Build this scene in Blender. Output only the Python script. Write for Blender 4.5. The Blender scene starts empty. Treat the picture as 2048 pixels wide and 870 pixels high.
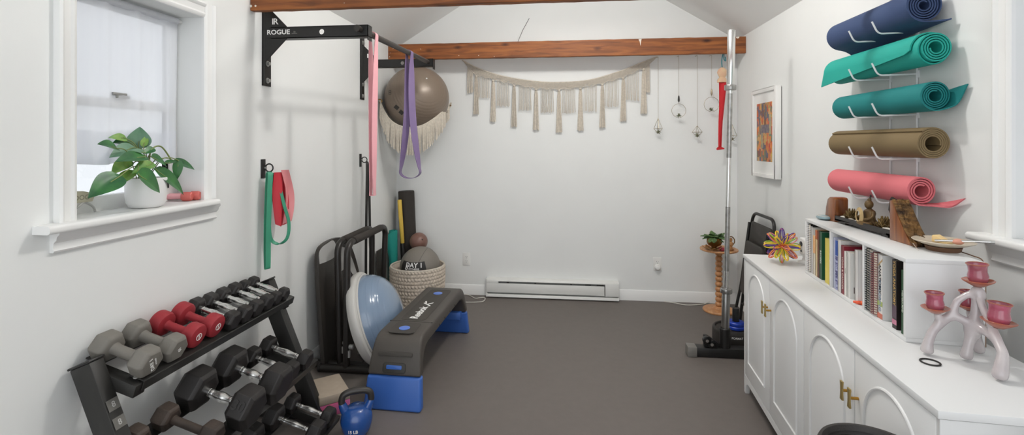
import bpy, bmesh, math, random
from mathutils import Vector, Matrix, noise
random.seed(7)
PI = math.pi
SC = bpy.context.scene
COL = SC.collection
WM = {}          # world matrix of every root and part (computed here, before the scene is evaluated)

# ------------------------------------------------------------------ materials
def lin(h):
    h = h.lstrip('#')
    c = [int(h[i:i+2], 16)/255 for i in (0, 2, 4)]
    return tuple(x/12.92 if x <= .04045 else ((x+.055)/1.055)**2.4 for x in c) + (1,)

def mat(name, col, rough=.5, metal=0, var=0, vscale=20, bump=0, bscale=80, col2=None, coat=0, trans=0, sheen=0, stretch=None, spec=None):
    m = bpy.data.materials.new(name); m.use_nodes = True
    nt = m.node_tree; b = nt.nodes['Principled BSDF']
    b.inputs['Base Color'].default_value = lin(col)
    b.inputs['Roughness'].default_value = rough
    b.inputs['Metallic'].default_value = metal
    if coat: b.inputs['Coat Weight'].default_value = coat; b.inputs['Coat Roughness'].default_value = .08
    if trans: b.inputs['Transmission Weight'].default_value = trans
    if sheen: b.inputs['Sheen Weight'].default_value = sheen
    if spec is not None: b.inputs['Specular IOR Level'].default_value = spec
    if var or col2 or bump:
        tc = nt.nodes.new('ShaderNodeTexCoord'); mp = nt.nodes.new('ShaderNodeMapping')
        if stretch: mp.inputs['Scale'].default_value = stretch
        nt.links.new(tc.outputs['Object'], mp.inputs[0])
    if var or col2:
        n = nt.nodes.new('ShaderNodeTexNoise'); n.inputs['Scale'].default_value = vscale; n.inputs['Detail'].default_value = 5
        nt.links.new(mp.outputs[0], n.inputs['Vector'])
        r = nt.nodes.new('ShaderNodeValToRGB')
        c = lin(col)
        r.color_ramp.elements[0].position = .3; r.color_ramp.elements[1].position = .7
        r.color_ramp.elements[0].color = lin(col2) if col2 else tuple(x*(1-var) for x in c[:3]) + (1,)
        r.color_ramp.elements[1].color = c if col2 else tuple(min(1, x*(1+var)) for x in c[:3]) + (1,)
        nt.links.new(n.outputs['Fac'], r.inputs[0]); nt.links.new(r.outputs[0], b.inputs['Base Color'])
    if bump:
        n2 = nt.nodes.new('ShaderNodeTexNoise'); n2.inputs['Scale'].default_value = bscale; n2.inputs['Detail'].default_value = 3
        nt.links.new(mp.outputs[0], n2.inputs['Vector'])
        bp = nt.nodes.new('ShaderNodeBump'); bp.inputs['Strength'].default_value = bump; bp.inputs['Distance'].default_value = .004
        nt.links.new(n2.outputs['Fac'], bp.inputs['Height']); nt.links.new(bp.outputs[0], b.inputs['Normal'])
    return m

def wood_mat(name, c1, c2, c3, axis=0, scale=6, rough=.5, knots=True, coat=0):
    m = bpy.data.materials.new(name); m.use_nodes = True
    nt = m.node_tree; L = nt.links.new; b = nt.nodes['Principled BSDF']; b.inputs['Roughness'].default_value = rough
    if coat: b.inputs['Coat Weight'].default_value = coat
    tc = nt.nodes.new('ShaderNodeTexCoord'); mp = nt.nodes.new('ShaderNodeMapping')
    s = [scale*4]*3; s[axis] = scale*.35; mp.inputs['Scale'].default_value = s
    L(tc.outputs['Object'], mp.inputs[0])
    n = nt.nodes.new('ShaderNodeTexNoise'); n.inputs['Scale'].default_value = 1.6; n.inputs['Detail'].default_value = 8; n.inputs['Distortion'].default_value = .8
    L(mp.outputs[0], n.inputs['Vector'])
    r = nt.nodes.new('ShaderNodeValToRGB'); e = r.color_ramp.elements
    e[0].position = .25; e[0].color = lin(c1); e[1].position = .75; e[1].color = lin(c3)
    k = e.new(.5); k.color = lin(c2)
    L(n.outputs['Fac'], r.inputs[0])
    out = r.outputs[0]
    if knots:
        mp2 = nt.nodes.new('ShaderNodeMapping'); s2 = [5.]*3; s2[axis] = 2.2; mp2.inputs['Scale'].default_value = s2
        L(tc.outputs['Object'], mp2.inputs[0])
        v = nt.nodes.new('ShaderNodeTexVoronoi'); v.inputs['Scale'].default_value = 1.5
        L(mp2.outputs[0], v.inputs['Vector'])
        r2 = nt.nodes.new('ShaderNodeValToRGB'); r2.color_ramp.elements[0].position = .04; r2.color_ramp.elements[1].position = .16
        r2.color_ramp.elements[0].color = lin('#5a2c12'); r2.color_ramp.elements[1].color = (1, 1, 1, 1)
        L(v.outputs['Distance'], r2.inputs[0])
        mx = nt.nodes.new('ShaderNodeMix'); mx.data_type = 'RGBA'; mx.blend_type = 'MULTIPLY'; mx.inputs[0].default_value = .85
        L(out, mx.inputs[6]); L(r2.outputs[0], mx.inputs[7]); out = mx.outputs[2]
    L(out, b.inputs['Base Color'])
    return m

def fabric_sheer(name):
    m = bpy.data.materials.new(name); m.use_nodes = True
    nt = m.node_tree; nt.nodes.clear(); L = nt.links.new
    o = nt.nodes.new('ShaderNodeOutputMaterial'); d = nt.nodes.new('ShaderNodeBsdfDiffuse'); t = nt.nodes.new('ShaderNodeBsdfTranslucent'); p = nt.nodes.new('ShaderNodeBsdfTransparent')
    d.inputs[0].default_value = lin('#f2f3f6'); t.inputs[0].default_value = lin('#eff1f6'); p.inputs[0].default_value = (1, 1, 1, 1)
    a = nt.nodes.new('ShaderNodeMixShader'); a.inputs[0].default_value = .5; L(d.outputs[0], a.inputs[1]); L(t.outputs[0], a.inputs[2])
    c = nt.nodes.new('ShaderNodeMixShader'); c.inputs[0].default_value = .22; L(a.outputs[0], c.inputs[1]); L(p.outputs[0], c.inputs[2])
    L(c.outputs[0], o.inputs[0]); return m

def glass_pane(name):
    m = bpy.data.materials.new(name); m.use_nodes = True
    nt = m.node_tree; nt.nodes.clear(); L = nt.links.new
    o = nt.nodes.new('ShaderNodeOutputMaterial'); g = nt.nodes.new('ShaderNodeBsdfGlossy'); p = nt.nodes.new('ShaderNodeBsdfTransparent')
    p.inputs[0].default_value = (.72, .725, .73, 1)
    g.inputs['Roughness'].default_value = .02
    a = nt.nodes.new('ShaderNodeMixShader'); a.inputs[0].default_value = .06; L(p.outputs[0], a.inputs[1]); L(g.outputs[0], a.inputs[2])
    L(a.outputs[0], o.inputs[0]); return m

M = {}
def mk():
    M['wall'] = mat('wall_paint', '#e9eae8', .8, var=.015, vscale=3, bump=.04, bscale=120)
    M['ceil'] = mat('ceiling_paint', '#f3f3f1', .8, var=.01, vscale=3)
    M['trim'] = mat('trim_paint', '#eeeeec', .42)
    M['sill'] = mat('sill_paint', '#ececea', .35)
    M['floor'] = mat('rubber_floor', '#6a635e', .55, var=.035, vscale=25, bump=.06, bscale=120)
    M['beam'] = wood_mat('beam_wood', '#5a2f14', '#8a4f24', '#a8662f', 0, 6, .6)
    M['flake'] = mat('paint_flake', '#e6ded2', .8)
    M['black'] = mat('black_powder_coat', '#191817', .42, bump=.05, bscale=400)
    M['blacktube'] = mat('black_tube_paint', '#231f1c', .38)
    M['foam'] = mat('black_foam_grip', '#2e2823', .7, bump=.15, bscale=300)
    M['white'] = mat('white_print', '#f2f1ee', .5)
    M['bolt'] = mat('zinc_bolt', '#bdbdba', .35, .6)
    M['steelbar'] = mat('dark_steel_bar', '#3d3834', .4, .5)
    M['pinkband'] = mat('pink_latex', '#e6a6ad', .5, trans=0, var=.05, vscale=8)
    M['purpleband'] = mat('purple_latex', '#7b688f', .5, var=.08, vscale=8)
    M['greenband'] = mat('green_latex', '#3f9374', .5, var=.06, vscale=10)
    M['redband'] = mat('red_latex', '#c22f3b', .5)
    M['redpale'] = mat('pale_red_latex', '#db8a8c', .5)
    M['blackband'] = mat('black_latex', '#232120', .5)
    M['ball'] = mat('taupe_vinyl', '#857668', .36, .15, var=.04, vscale=5)
    M['cotton'] = mat('cotton_cord', '#cfc6b8', .9, var=.12, vscale=60, bump=.3, bscale=300)
    M['brass'] = mat('brass', '#b58a3e', .3, .9)
    M['gold_wire'] = mat('pale_gold_wire', '#a89c84', .35, .7)
    M['airplant'] = mat('air_plant', '#6f7357', .7, var=.3, vscale=40)
    M['chrome'] = mat('chrome', '#e2e2e0', .22, 1)
    M['chrome_worn'] = mat('worn_chrome', '#a9a8a5', .3, .9, var=.25, vscale=30)
    M['hexrub'] = mat('black_hex_rubber', '#252221', .5, var=.12, vscale=30, bump=.06, bscale=300)
    M['hexold'] = mat('worn_brown_iron', '#332b26', .6, col2='#4c4038', vscale=14, bump=.2, bscale=120)
    M['greyneo'] = mat('grey_neoprene', '#77736c', .62, var=.06, vscale=20, bump=.05, bscale=300)
    M['redneo'] = mat('red_neoprene', '#98262f', .6, var=.05, vscale=20, bump=.05, bscale=300)
    M['pinkneo'] = mat('pink_vinyl', '#e3a2a8', .45)
    M['pinkend'] = mat('coral_vinyl', '#c8645c', .5)
    M['rack'] = mat('rack_powder_coat', '#282725', .4, bump=.05, bscale=400)
    M['sticker'] = mat('rack_sticker', '#6b6964', .5)
    M['deckgrey'] = mat('deck_plastic', '#4a4540', .5, bump=.1, bscale=500)
    M['deckpad'] = mat('deck_pad', '#433f3a', .65, bump=.25, bscale=500)
    M['blue'] = mat('blue_plastic', '#3a66b4', .4)
    M['bluedot'] = mat('light_blue_plastic', '#5f7fcf', .45)
    M['bluekb'] = mat('blue_vinyl_gloss', '#1e4c92', .25, coat=.6)
    M['kbhandle'] = mat('cast_handle', '#2f2b28', .42, bump=.15, bscale=250, coat=.2)
    M['bosu'] = mat('blue_dome_vinyl', '#7a8da4', .18, coat=.5, var=.06, vscale=4)
    M['bosurim'] = mat('pale_grey_rim', '#c4c2bd', .5)
    M['boardgrey'] = mat('light_grey_print', '#b5b4b1', .45)
    M['boarddark'] = mat('dark_board', '#332f2b', .5)
    M['basket'] = mat('cream_rope', '#d3c6b6', .85, var=.12, vscale=40, bump=.3, bscale=200)
    M['medball'] = mat('grey_leatherette', '#7e7870', .6, bump=.2, bscale=250)
    M['medlabel'] = mat('black_leatherette', '#23211f', .55, bump=.1, bscale=250)
    M['brownball'] = mat('brown_vinyl', '#7b5a50', .38)
    M['teal'] = mat('teal_latex', '#1a8f84', .55)
    M['yellow'] = mat('yellow_foam', '#dbb84e', .55)
    M['heater'] = mat('white_enamel', '#e4e4e0', .35)
    M['slotdark'] = mat('heater_slot', '#8d8d8a', .5)
    M['outlet'] = mat('outlet_plastic', '#e9e8e4', .35)
    M['dark'] = mat('dark_slot', '#35332f', .6)
    M['cord'] = mat('white_cord', '#dfdbd2', .5)
    M['lam'] = mat('white_laminate', '#e2e2e1', .42)
    M['lamdoor'] = mat('white_lacquer_door', '#e9e9e8', .42)
    M['fibre'] = mat('brown_fibreboard', '#8c7767', .8)
    M['bronze'] = mat('old_brass_pull', '#b39c66', .35, .6)
    M['rackwhite'] = mat('white_wire', '#e8e8e8', .35)
    M['frame'] = mat('white_frame', '#ecebe8', .45)
    M['matte'] = mat('white_mount', '#f0efec', .8)
    M['shadowgap'] = mat('painted_gap_shade', '#55524d', .8)
    M['yoga_navy'] = mat('navy_mat', '#33466c', .75, bump=.1, bscale=400)
    M['yoga_teal'] = mat('bright_teal_mat', '#18a192', .72, bump=.1, bscale=400)
    M['yoga_dteal'] = mat('deep_teal_mat', '#0e7a7a', .75)
    M['yoga_olive'] = mat('olive_mat', '#7b6847', .7, bump=.08, bscale=400)
    M['yoga_pink'] = mat('coral_pink_mat', '#d9737a', .72, bump=.08, bscale=400)
    M['glaze'] = mat('pearl_glaze', '#cbc4c3', .22, coat=.7, col2='#b3a9ab', vscale=14, bump=.12, bscale=60)
    M['pinkglaze'] = mat('raspberry_glaze', '#b2506a', .2, coat=.8, col2='#96525c', vscale=18, bump=.1, bscale=60)
    M['rimglaze'] = mat('rust_glaze', '#a85a40', .3, coat=.5)
    M['walnut'] = wood_mat('polished_wood', '#5e3218', '#7d4723', '#98602f', 2, 8, .3, False, .4)
    M['bark'] = mat('tree_bark', '#8a6638', .9, col2='#2c1a0e', vscale=26, bump=1, bscale=50, stretch=(1, 1, 3))
    M['ebony'] = mat('black_tray_wood', '#262220', .4)
    M['silhouette'] = mat('black_card', '#171514', .7)
    M['bronzefig'] = mat('dark_bronze_figure', '#4a3826', .45, .3, col2='#7b6038', vscale=30)
    M['goldleaf'] = mat('antique_gold', '#a08550', .42, .35, col2='#43331f', vscale=40)
    M['rope'] = mat('straw_rope', '#c6ab7c', .8)
    M['stone'] = mat('white_pebble', '#d8d3c9', .6)
    M['bluestone'] = mat('blue_grey_stone', '#5e7c86', .3, col2='#8aa0a6', vscale=25, coat=.3)
    M['plate'] = mat('stoneware_plate', '#c9bfae', .4, col2='#b3a48e', vscale=16)
    M['platefoot'] = mat('brown_stoneware', '#6d4e37', .6)
    M['cream'] = mat('cream_soap', '#e8c98f', .6)
    M['pinkstone'] = mat('pink_salt', '#d99a85', .5)
    M['ringrub'] = mat('black_hair_tie', '#2c2927', .7)
    M['red'] = mat('red_plastic', '#d63a2a', .4)
    M['orange'] = mat('orange_plastic', '#e9862f', .4)
    M['tyellow'] = mat('yellow_plastic', '#e8cf3a', .4)
    M['tgreen'] = mat('lime_plastic', '#aac83d', .4)
    M['tpurple'] = mat('purple_plastic', '#54388c', .4)
    M['tpink'] = mat('pink_plastic', '#e58a8a', .4)
    M['plastic'] = mat('white_plastic', '#e6e6e4', .35)
    M['glossblack'] = mat('glossy_black', '#141414', .2)
    M['chairblack'] = mat('black_chair_metal', '#1e1c1a', .42)
    M['chairseat'] = mat('dark_vinyl', '#393531', .55, bump=.1, bscale=200)
    M['pine'] = wood_mat('turned_wood', '#b5794a', '#c68d5c', '#d5a373', 2, 5, .45, False, .2)
    M['goldpot'] = mat('brass_bowl', '#9a7431', .35, .7, col2='#6b4a22', vscale=12)
    M['succulent'] = mat('succulent_leaf', '#5d7a42', .55, col2='#3d5a34', vscale=30)
    M['carved'] = mat('carved_wood', '#7a512b', .5, col2='#c08f5c', vscale=18)
    M['crimson'] = mat('crimson_stone', '#9c3342', .4)
    M['doll'] = mat('cream_felt', '#dcc09a', .85, col2='#d8a98f', vscale=18)
    M['redcloth'] = mat('red_cloth', '#c4242b', .8)
    M['tealcord'] = mat('teal_cord', '#2c7c86', .8)
    M['shade'] = mat('grey_bumper', '#35312e', .55, bump=.1, bscale=200)
    M['endcap'] = mat('grey_end_cap', '#7a7772', .45)
    M['tube_steel'] = mat('brushed_sleeve', '#9c9b99', .28, .95, var=.15, vscale=8)
    M['deepblue'] = mat('deep_blue_rubber', '#1c3fae', .4)
    M['bin'] = mat('smoke_plastic', '#4b4440', .3)
    M['leaf'] = mat('pothos_leaf', '#3c7a3a', .38, col2='#1f5230', vscale=16)
    M['leaf_light'] = mat('variegated_leaf', '#8fae55', .42, col2='#4f8a3f', vscale=22)
    M['leaf_grey'] = mat('pale_back_leaf', '#6d9078', .45, col2='#4f7c5c', vscale=14)
    M['stem'] = mat('leaf_stem', '#7d8a52', .6)
    M['pot'] = mat('white_ceramic', '#e8e7e6', .32)
    M['soil'] = mat('soil', '#4a3c2e', .9)
    M['sheer'] = fabric_sheer('sheer_curtain'); M['glass'] = glass_pane('window_glass')
    M['hedge'] = mat('hedge_leaves', '#7f9a4a', .8, col2='#b9c583', vscale=26)
    M['patio'] = mat('pale_paving', '#b9b7b4', .9)
    M['siding'] = mat('white_siding', '#d9dadd', .8)
    M['sign'] = mat('cream_sign', '#bdb8a2', .7)
    M['signtext'] = mat('faded_sign_print', '#8e8b78', .7)
    M['blockgrey'] = mat('taupe_foam', '#a39585', .8, var=.05, vscale=30)
    M['blockpink'] = mat('pink_swirl_foam', '#d65a7c', .8, col2='#b0649a', vscale=7, stretch=(1, 1, 3))
    M['nightlight'] = mat('white_knob', '#efeeea', .3)
    art()

def art():
    m = bpy.data.materials.new('abstract_paint'); m.use_nodes = True
    nt = m.node_tree; L = nt.links.new; b = nt.nodes['Principled BSDF']; b.inputs['Roughness'].default_value = .6
    tc = nt.nodes.new('ShaderNodeTexCoord'); mp = nt.nodes.new('ShaderNodeMapping'); mp.inputs['Scale'].default_value = (1, 34, 22)
    L(tc.outputs['Object'], mp.inputs[0])
    v = nt.nodes.new('ShaderNodeTexVoronoi'); v.distance = 'CHEBYCHEV'; v.inputs['Scale'].default_value = 1.0
    L(mp.outputs[0], v.inputs['Vector'])
    r = nt.nodes.new('ShaderNodeValToRGB'); r.color_ramp.interpolation = 'CONSTANT'; e = r.color_ramp.elements
    cols = ['#c96b3c', '#d98a4a', '#6f6a78', '#c4553f', '#a98a5c', '#d3a56a', '#8b5a4c', '#7c7f6c', '#cf7a52']
    e[0].position = 0; e[0].color = lin(cols[0]); e[1].position = .11; e[1].color = lin(cols[1])
    for i, c in enumerate(cols[2:], 2):
        k = e.new(i*.11); k.color = lin(c)
    sp = nt.nodes.new('ShaderNodeSeparateColor'); L(v.outputs['Color'], sp.inputs[0]); L(sp.outputs[0], r.inputs[0])
    n = nt.nodes.new('ShaderNodeTexNoise'); n.inputs['Scale'].default_value = 40; L(tc.outputs['Object'], n.inputs['Vector'])
    mx = nt.nodes.new('ShaderNodeMix'); mx.data_type = 'RGBA'; mx.blend_type = 'OVERLAY'; mx.inputs[0].default_value = .6
    L(r.outputs[0], mx.inputs[6]); L(n.outputs['Color'], mx.inputs[7]); L(mx.outputs[2], b.inputs['Base Color'])
    M['art'] = m
mk()

# ------------------------------------------------------------------ mesh builder
def frame_from(d, up=Vector((0, 0, 1))):
    d = Vector(d).normalized(); up = Vector(up)
    if abs(d.dot(up)) > .98: up = Vector((0, 1, 0)) if abs(d.y) < .9 else Vector((1, 0, 0))
    x = up.cross(d).normalized(); y = d.cross(x)
    return x, y, d

def TR(loc, z=0, x=0, y=0): return Matrix.Translation(Vector(loc)) @ Matrix.Rotation(z, 4, 'Z') @ Matrix.Rotation(y, 4, 'Y') @ Matrix.Rotation(x, 4, 'X')
def axes(o, x, y, z):
    m = Matrix.Identity(4)
    for i, a in enumerate((x, y, z)):
        a = Vector(a)
        for j in range(3): m[j][i] = a[j]
    for j in range(3): m[j][3] = o[j]
    return m

class MB:
    def __init__(s, m=None): s.v = []; s.f = []; s.M = m.copy() if m else Matrix()
    def add(s, vs, fs):
        o = len(s.v); s.v += [s.M @ Vector(v) for v in vs]; s.f += [tuple(i+o for i in f) for f in fs]; return s
    def box(s, c, d, R=None):
        vs = [Vector((sx*d[0]/2, sy*d[1]/2, sz*d[2]/2)) for sx in (-1, 1) for sy in (-1, 1) for sz in (-1, 1)]
        if R: vs = [R @ v for v in vs]
        c = Vector(c)
        return s.add([v+c for v in vs], [(0, 1, 3, 2), (4, 6, 7, 5), (0, 4, 5, 1), (2, 3, 7, 6), (0, 2, 6, 4), (1, 5, 7, 3)])
    def bx(s, x0, x1, y0, y1, z0, z1): return s.box(((x0+x1)/2, (y0+y1)/2, (z0+z1)/2), (x1-x0, y1-y0, z1-z0))
    def beam(s, p0, p1, w, h, up=(0, 0, 1)):
        p0 = Vector(p0); p1 = Vector(p1); x, y, d = frame_from(p1-p0, up)
        vs = [p+x*a*w/2+y*b*h/2 for p in (p0, p1) for a, b in ((-1, -1), (1, -1), (1, 1), (-1, 1))]
        return s.add(vs, [(0, 3, 2, 1), (4, 5, 6, 7)]+[(i, (i+1) % 4, (i+1) % 4+4, i+4) for i in range(4)])
    def tube(s, path, r, n=10, closed=False, sq=None):
        P = [Vector(p) for p in path]; N = len(P)
        R = r if isinstance(r, (list, tuple)) else [r]*N
        T = []
        for i in range(N):
            a = P[(i-1) % N] if (closed or i > 0) else P[i]; b = P[(i+1) % N] if (closed or i < N-1) else P[i]
            t = (b-a); T.append(t.normalized() if t.length > 1e-9 else Vector((0, 0, 1)))
        x, y, _ = frame_from(T[0]); vs = []
        for i in range(N):
            t = T[i]; x = (x-t*x.dot(t)); x = x.normalized() if x.length > 1e-6 else frame_from(t)[0]; y = t.cross(x)
            for k in range(n):
                a = 2*PI*k/n; vs.append(P[i]+(x*math.cos(a)+y*math.sin(a)*(sq or 1))*R[i])
        fs = []
        for i in range(N if closed else N-1):
            j = (i+1) % N
            for k in range(n): fs.append((i*n+k, i*n+(k+1) % n, j*n+(k+1) % n, j*n+k))
        if not closed: fs += [tuple(range(n))[::-1], tuple((N-1)*n+k for k in range(n))]
        return s.add(vs, fs)
    def lathe(s, prof, n=32, m=None):
        m = m or Matrix(); vs = []; fs = []; K = len(prof)
        for i in range(n):
            a = 2*PI*i/n
            for r, z in prof: vs.append(m @ Vector((max(r, 1e-5)*math.cos(a), max(r, 1e-5)*math.sin(a), z)))
        for i in range(n):
            j = (i+1) % n
            for k in range(K-1): fs.append((i*K+k, j*K+k, j*K+k+1, i*K+k+1))
        return s.add(vs, fs)
    def cyl(s, p0, p1, r, n=24, r1=None):
        p0 = Vector(p0); p1 = Vector(p1); x, y, d = frame_from(p1-p0); r1 = r if r1 is None else r1
        vs = [p+(x*math.cos(2*PI*k/n)+y*math.sin(2*PI*k/n))*q for p, q in ((p0, r), (p1, r1)) for k in range(n)]
        return s.add(vs, [tuple(range(n))[::-1], tuple(range(n, 2*n))]+[(k, (k+1) % n, n+(k+1) % n, n+k) for k in range(n)])
    def prism(s, poly, m, h, hole=None):
        n = len(poly)
        vs = [m @ Vector((p[0], p[1], z)) for z in (0, h) for p in poly]
        return s.add(vs, [tuple(range(n))[::-1], tuple(range(n, 2*n))]+[(k, (k+1) % n, n+(k+1) % n, n+k) for k in range(n)])
    def sphere(s, c, r, n=24, k=14, sc=(1, 1, 1), m=None):
        prof = [(r*math.sin(PI*i/k), -r*math.cos(PI*i/k)) for i in range(k+1)]
        return s.lathe(prof, n, Matrix.Translation(Vector(c)) @ (m or Matrix()) @ Matrix.Diagonal((*sc, 1)))
    def grid(s, fn, nu, nv, cu=False, cv=False):
        NU = nu if cu else nu+1; NV = nv if cv else nv+1
        vs = [fn(i/nu, j/nv) for i in range(NU) for j in range(NV)]; fs = []
        for i in range(nu):
            for j in range(nv):
                a, b = i, (i+1) % NU; c, d = j, (j+1) % NV
                fs.append((a*NV+c, b*NV+c, b*NV+d, a*NV+d))
        return s.add(vs, fs)
    def ribbon(s, path, wd, w, t, closed=False):
        P = [Vector(p) for p in path]; N = len(P); vs = []
        for i in range(N):
            a = P[(i-1) % N] if (closed or i > 0) else P[i]; b = P[(i+1) % N] if (closed or i < N-1) else P[i]
            T = (b-a).normalized(); W = Vector(wd(i/(max(1, N-1))) if callable(wd) else wd)
            W = (W-T*W.dot(T)).normalized(); Nn = T.cross(W)
            ww = w(i/(N-1)) if callable(w) else w
            for p, q in ((-1, -1), (1, -1), (1, 1), (-1, 1)): vs.append(P[i]+W*p*ww/2+Nn*q*t/2)
        fs = []
        for i in range(N if closed else N-1):
            j = (i+1) % N
            for k in range(4): fs.append((i*4+k, i*4+(k+1) % 4, j*4+(k+1) % 4, j*4+k))
        if not closed: fs += [(3, 2, 1, 0), tuple((N-1)*4+k for k in range(4))]
        return s.add(vs, fs)
    def build(s, name, ma, parent=None, bevel=0, seg=2, solid=0, angle=35, subs=0, flat=False, remerge=False):
        if parent is None:
            lo = [min(v[i] for v in s.v) for i in range(3)]; hi = [max(v[i] for v in s.v) for i in range(3)]
            W = Matrix.Translation(((lo[0]+hi[0])/2, (lo[1]+hi[1])/2, lo[2]))
        else: W = WM[parent.name]
        inv = W.inverted(); me = bpy.data.meshes.new(name)
        me.from_pydata([inv @ v for v in s.v], [], s.f)
        bm = bmesh.new(); bm.from_mesh(me)
        bmesh.ops.remove_doubles(bm, verts=bm.verts, dist=2e-5)
        bmesh.ops.recalc_face_normals(bm, faces=bm.faces)
        if solid:
            bmesh.ops.solidify(bm, geom=bm.faces[:], thickness=solid); bmesh.ops.recalc_face_normals(bm, faces=bm.faces)
        if bevel:
            es = [e for e in bm.edges if len(e.link_faces) == 2 and e.calc_face_angle(0) > math.radians(28)]
            bmesh.ops.bevel(bm, geom=es, offset=bevel, segments=seg, affect='EDGES', profile=.5, clamp_overlap=True)
        bm.to_mesh(me); bm.free()
        me.materials.append(ma)
        if not flat:
            me.polygons.foreach_set('use_smooth', [True]*len(me.polygons))
            me.set_sharp_from_angle(angle=math.radians(angle))
        o = bpy.data.objects.new(name, me); COL.objects.link(o)
        if parent is None: o.matrix_world = W
        else: o.parent = parent
        if subs:
            q = o.modifiers.new('smooth', 'SUBSURF'); q.levels = subs; q.render_levels = subs
        WM[o.name] = W
        return o

def tag(o, label, cat, group=None):
    o['label'] = label; o['category'] = cat
    if group: o['group'] = group
    return o
def thing(name, label, cat, loc=(0, 0, 0), rz=0, group=None, m=None):
    o = bpy.data.objects.new(name, None); COL.objects.link(o); o.empty_display_size = .05
    W = m if m is not None else TR(loc, rz)
    o.matrix_world = W; WM[o.name] = W
    return tag(o, label, cat, group)
def struct(o): o['kind'] = 'structure'; return o
def sroot(name, loc=(0, 0, 0)):
    o = bpy.data.objects.new(name, None); COL.objects.link(o); o.location = loc; o['kind'] = 'structure'
    WM[o.name] = Matrix.Translation(Vector(loc)); return o
def dup(root, m, label, group=None):
    r = root.copy(); COL.objects.link(r); r.matrix_world = m; WM[r.name] = m; r['label'] = label
    if group: r['group'] = group
    def rec(src, dst):
        for ch in [c for c in src.children]:
            c = ch.copy(); COL.objects.link(c); c.parent = dst; WM[c.name] = m
            rec(ch, c)
    rec(root, r)
    return r

def text(s, size, m, parent, fr, name='lettering', bold=.0, sx=1, align='CENTER', depth=.0006, wrap=None, spacing=1):
    """lettering: fr is a matrix whose x runs along the text, y up, z out of the surface"""
    c = bpy.data.curves.new(name, 'FONT'); c.body = s; c.size = size; c.align_x = align; c.align_y = 'CENTER'
    c.offset = bold*size; c.extrude = depth/2; c.space_character = spacing; c.resolution_u = 3
    t = bpy.data.objects.new(name+'_curve', c); COL.objects.link(t)
    me = bpy.data.meshes.new_from_object(t)
    bpy.data.objects.remove(t); bpy.data.curves.remove(c)
    W = WM[parent.name]; inv = W.inverted()
    for v in me.vertices:
        p = Vector((v.co.x*sx, v.co.y, v.co.z+depth/2))
        v.co = inv @ (wrap(p) if wrap else fr @ p)
    me.name = name; me.materials.clear(); me.materials.append(m)
    o = bpy.data.objects.new(name, me); COL.objects.link(o); o.parent = parent; WM[o.name] = W
    return o

def arcpath(pts, rad, seg=6):
    """polyline with rounded corners"""
    P = [Vector(p) for p in pts]; out = [P[0]]
    for i in range(1, len(P)-1):
        a, b, c = P[i-1], P[i], P[i+1]
        r = min(rad, (a-b).length*.49, (c-b).length*.49)
        p = b+(a-b).normalized()*r; q = b+(c-b).normalized()*r
        for k in range(seg+1):
            t = k/seg; out.append(p*(1-t)**2+b*2*t*(1-t)+q*t*t)
    out.append(P[-1]); return out
def spline(pts, n=8):
    P = [Vector(p) for p in pts]; out = []
    for i in range(len(P)-1):
        p0 = P[max(i-1, 0)]; p1 = P[i]; p2 = P[i+1]; p3 = P[min(i+2, len(P)-1)]
        for k in range(n):
            t = k/n
            out.append(.5*((2*p1)+(p2-p0)*t+(2*p0-5*p1+4*p2-p3)*t*t+(3*p1-p0-3*p2+p3)*t**3))
    out.append(P[-1]); return out
def rrect(w, h, r, k=5):
    out = []
    for cx, cy, a0 in ((w/2-r, h/2-r, 0), (-w/2+r, h/2-r, 90), (-w/2+r, -h/2+r, 180), (w/2-r, -h/2+r, 270)):
        for i in range(k+1):
            a = math.radians(a0+90*i/k); out.append((cx+r*math.cos(a), cy+r*math.sin(a)))
    return out
def skin(name, ma, verts, edges, radii, parent, root=0, subs=2):
    me = bpy.data.meshes.new(name); inv = WM[parent.name].inverted()
    me.from_pydata([inv @ Vector(v) for v in verts], edges, [])
    o = bpy.data.objects.new(name, me); COL.objects.link(o); o.parent = parent; WM[o.name] = WM[parent.name]
    o.modifiers.new('skin', 'SKIN'); sv = me.skin_vertices[0].data
    for i, r in enumerate(radii): sv[i].radius = (r, r); sv[i].use_root = (i == root)
    q = o.modifiers.new('sub', 'SUBSURF'); q.levels = subs; q.render_levels = subs
    me.materials.append(ma)
    # bake the skin into a plain mesh
    dg = bpy.context.evaluated_depsgraph_get(); ev = o.evaluated_get(dg); nm = bpy.data.meshes.new_from_object(ev)
    o.modifiers.clear(); o.data = nm; nm.name = name
    nm.polygons.foreach_set('use_smooth', [True]*len(nm.polygons))
    if not nm.materials: nm.materials.append(ma)
    return o
# ------------------------------------------------------------------ the room
LW, BW, RW = -1.60, 4.47, 1.457
FRONT = -1.3
EAVE, PITCH = 2.29, .61
MID = (LW+RW)/2; RIDGE = EAVE+PITCH*(RW-MID)
WT = .16

struct(MB().bx(LW-WT, RW+WT, FRONT, BW+WT, -.06, 0).build('floor', M['floor']))
W1 = (1.432, 1.995, 1.148, 1.950)      # window on the left wall: y0 y1 z0 z1
W2 = (.98, 1.79, 1.085, 2.02)          # window on the right wall
def wall_with_hole(name, x0, x1, w):
    b = MB()
    b.bx(x0, x1, FRONT, w[0], 0, EAVE+.3); b.bx(x0, x1, w[1], BW+WT, 0, EAVE+.3)
    b.bx(x0, x1, w[0], w[1], 0, w[2]-.031); b.bx(x0, x1, w[0], w[1], w[3], EAVE+.3)
    struct(b.build(name, M['wall']))
wall_with_hole('wall_left', LW-WT, LW, W1)
wall_with_hole('wall_right', RW, RW+WT, W2)
struct(MB().prism([(LW-.01, 0), (RW+.01, 0), (RW+.01, EAVE), (MID, RIDGE), (LW-.01, EAVE)], axes((0, BW, 0), (1, 0, 0), (0, 0, 1), (0, 1, 0)), WT).build('wall_back', M['wall']))
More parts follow.
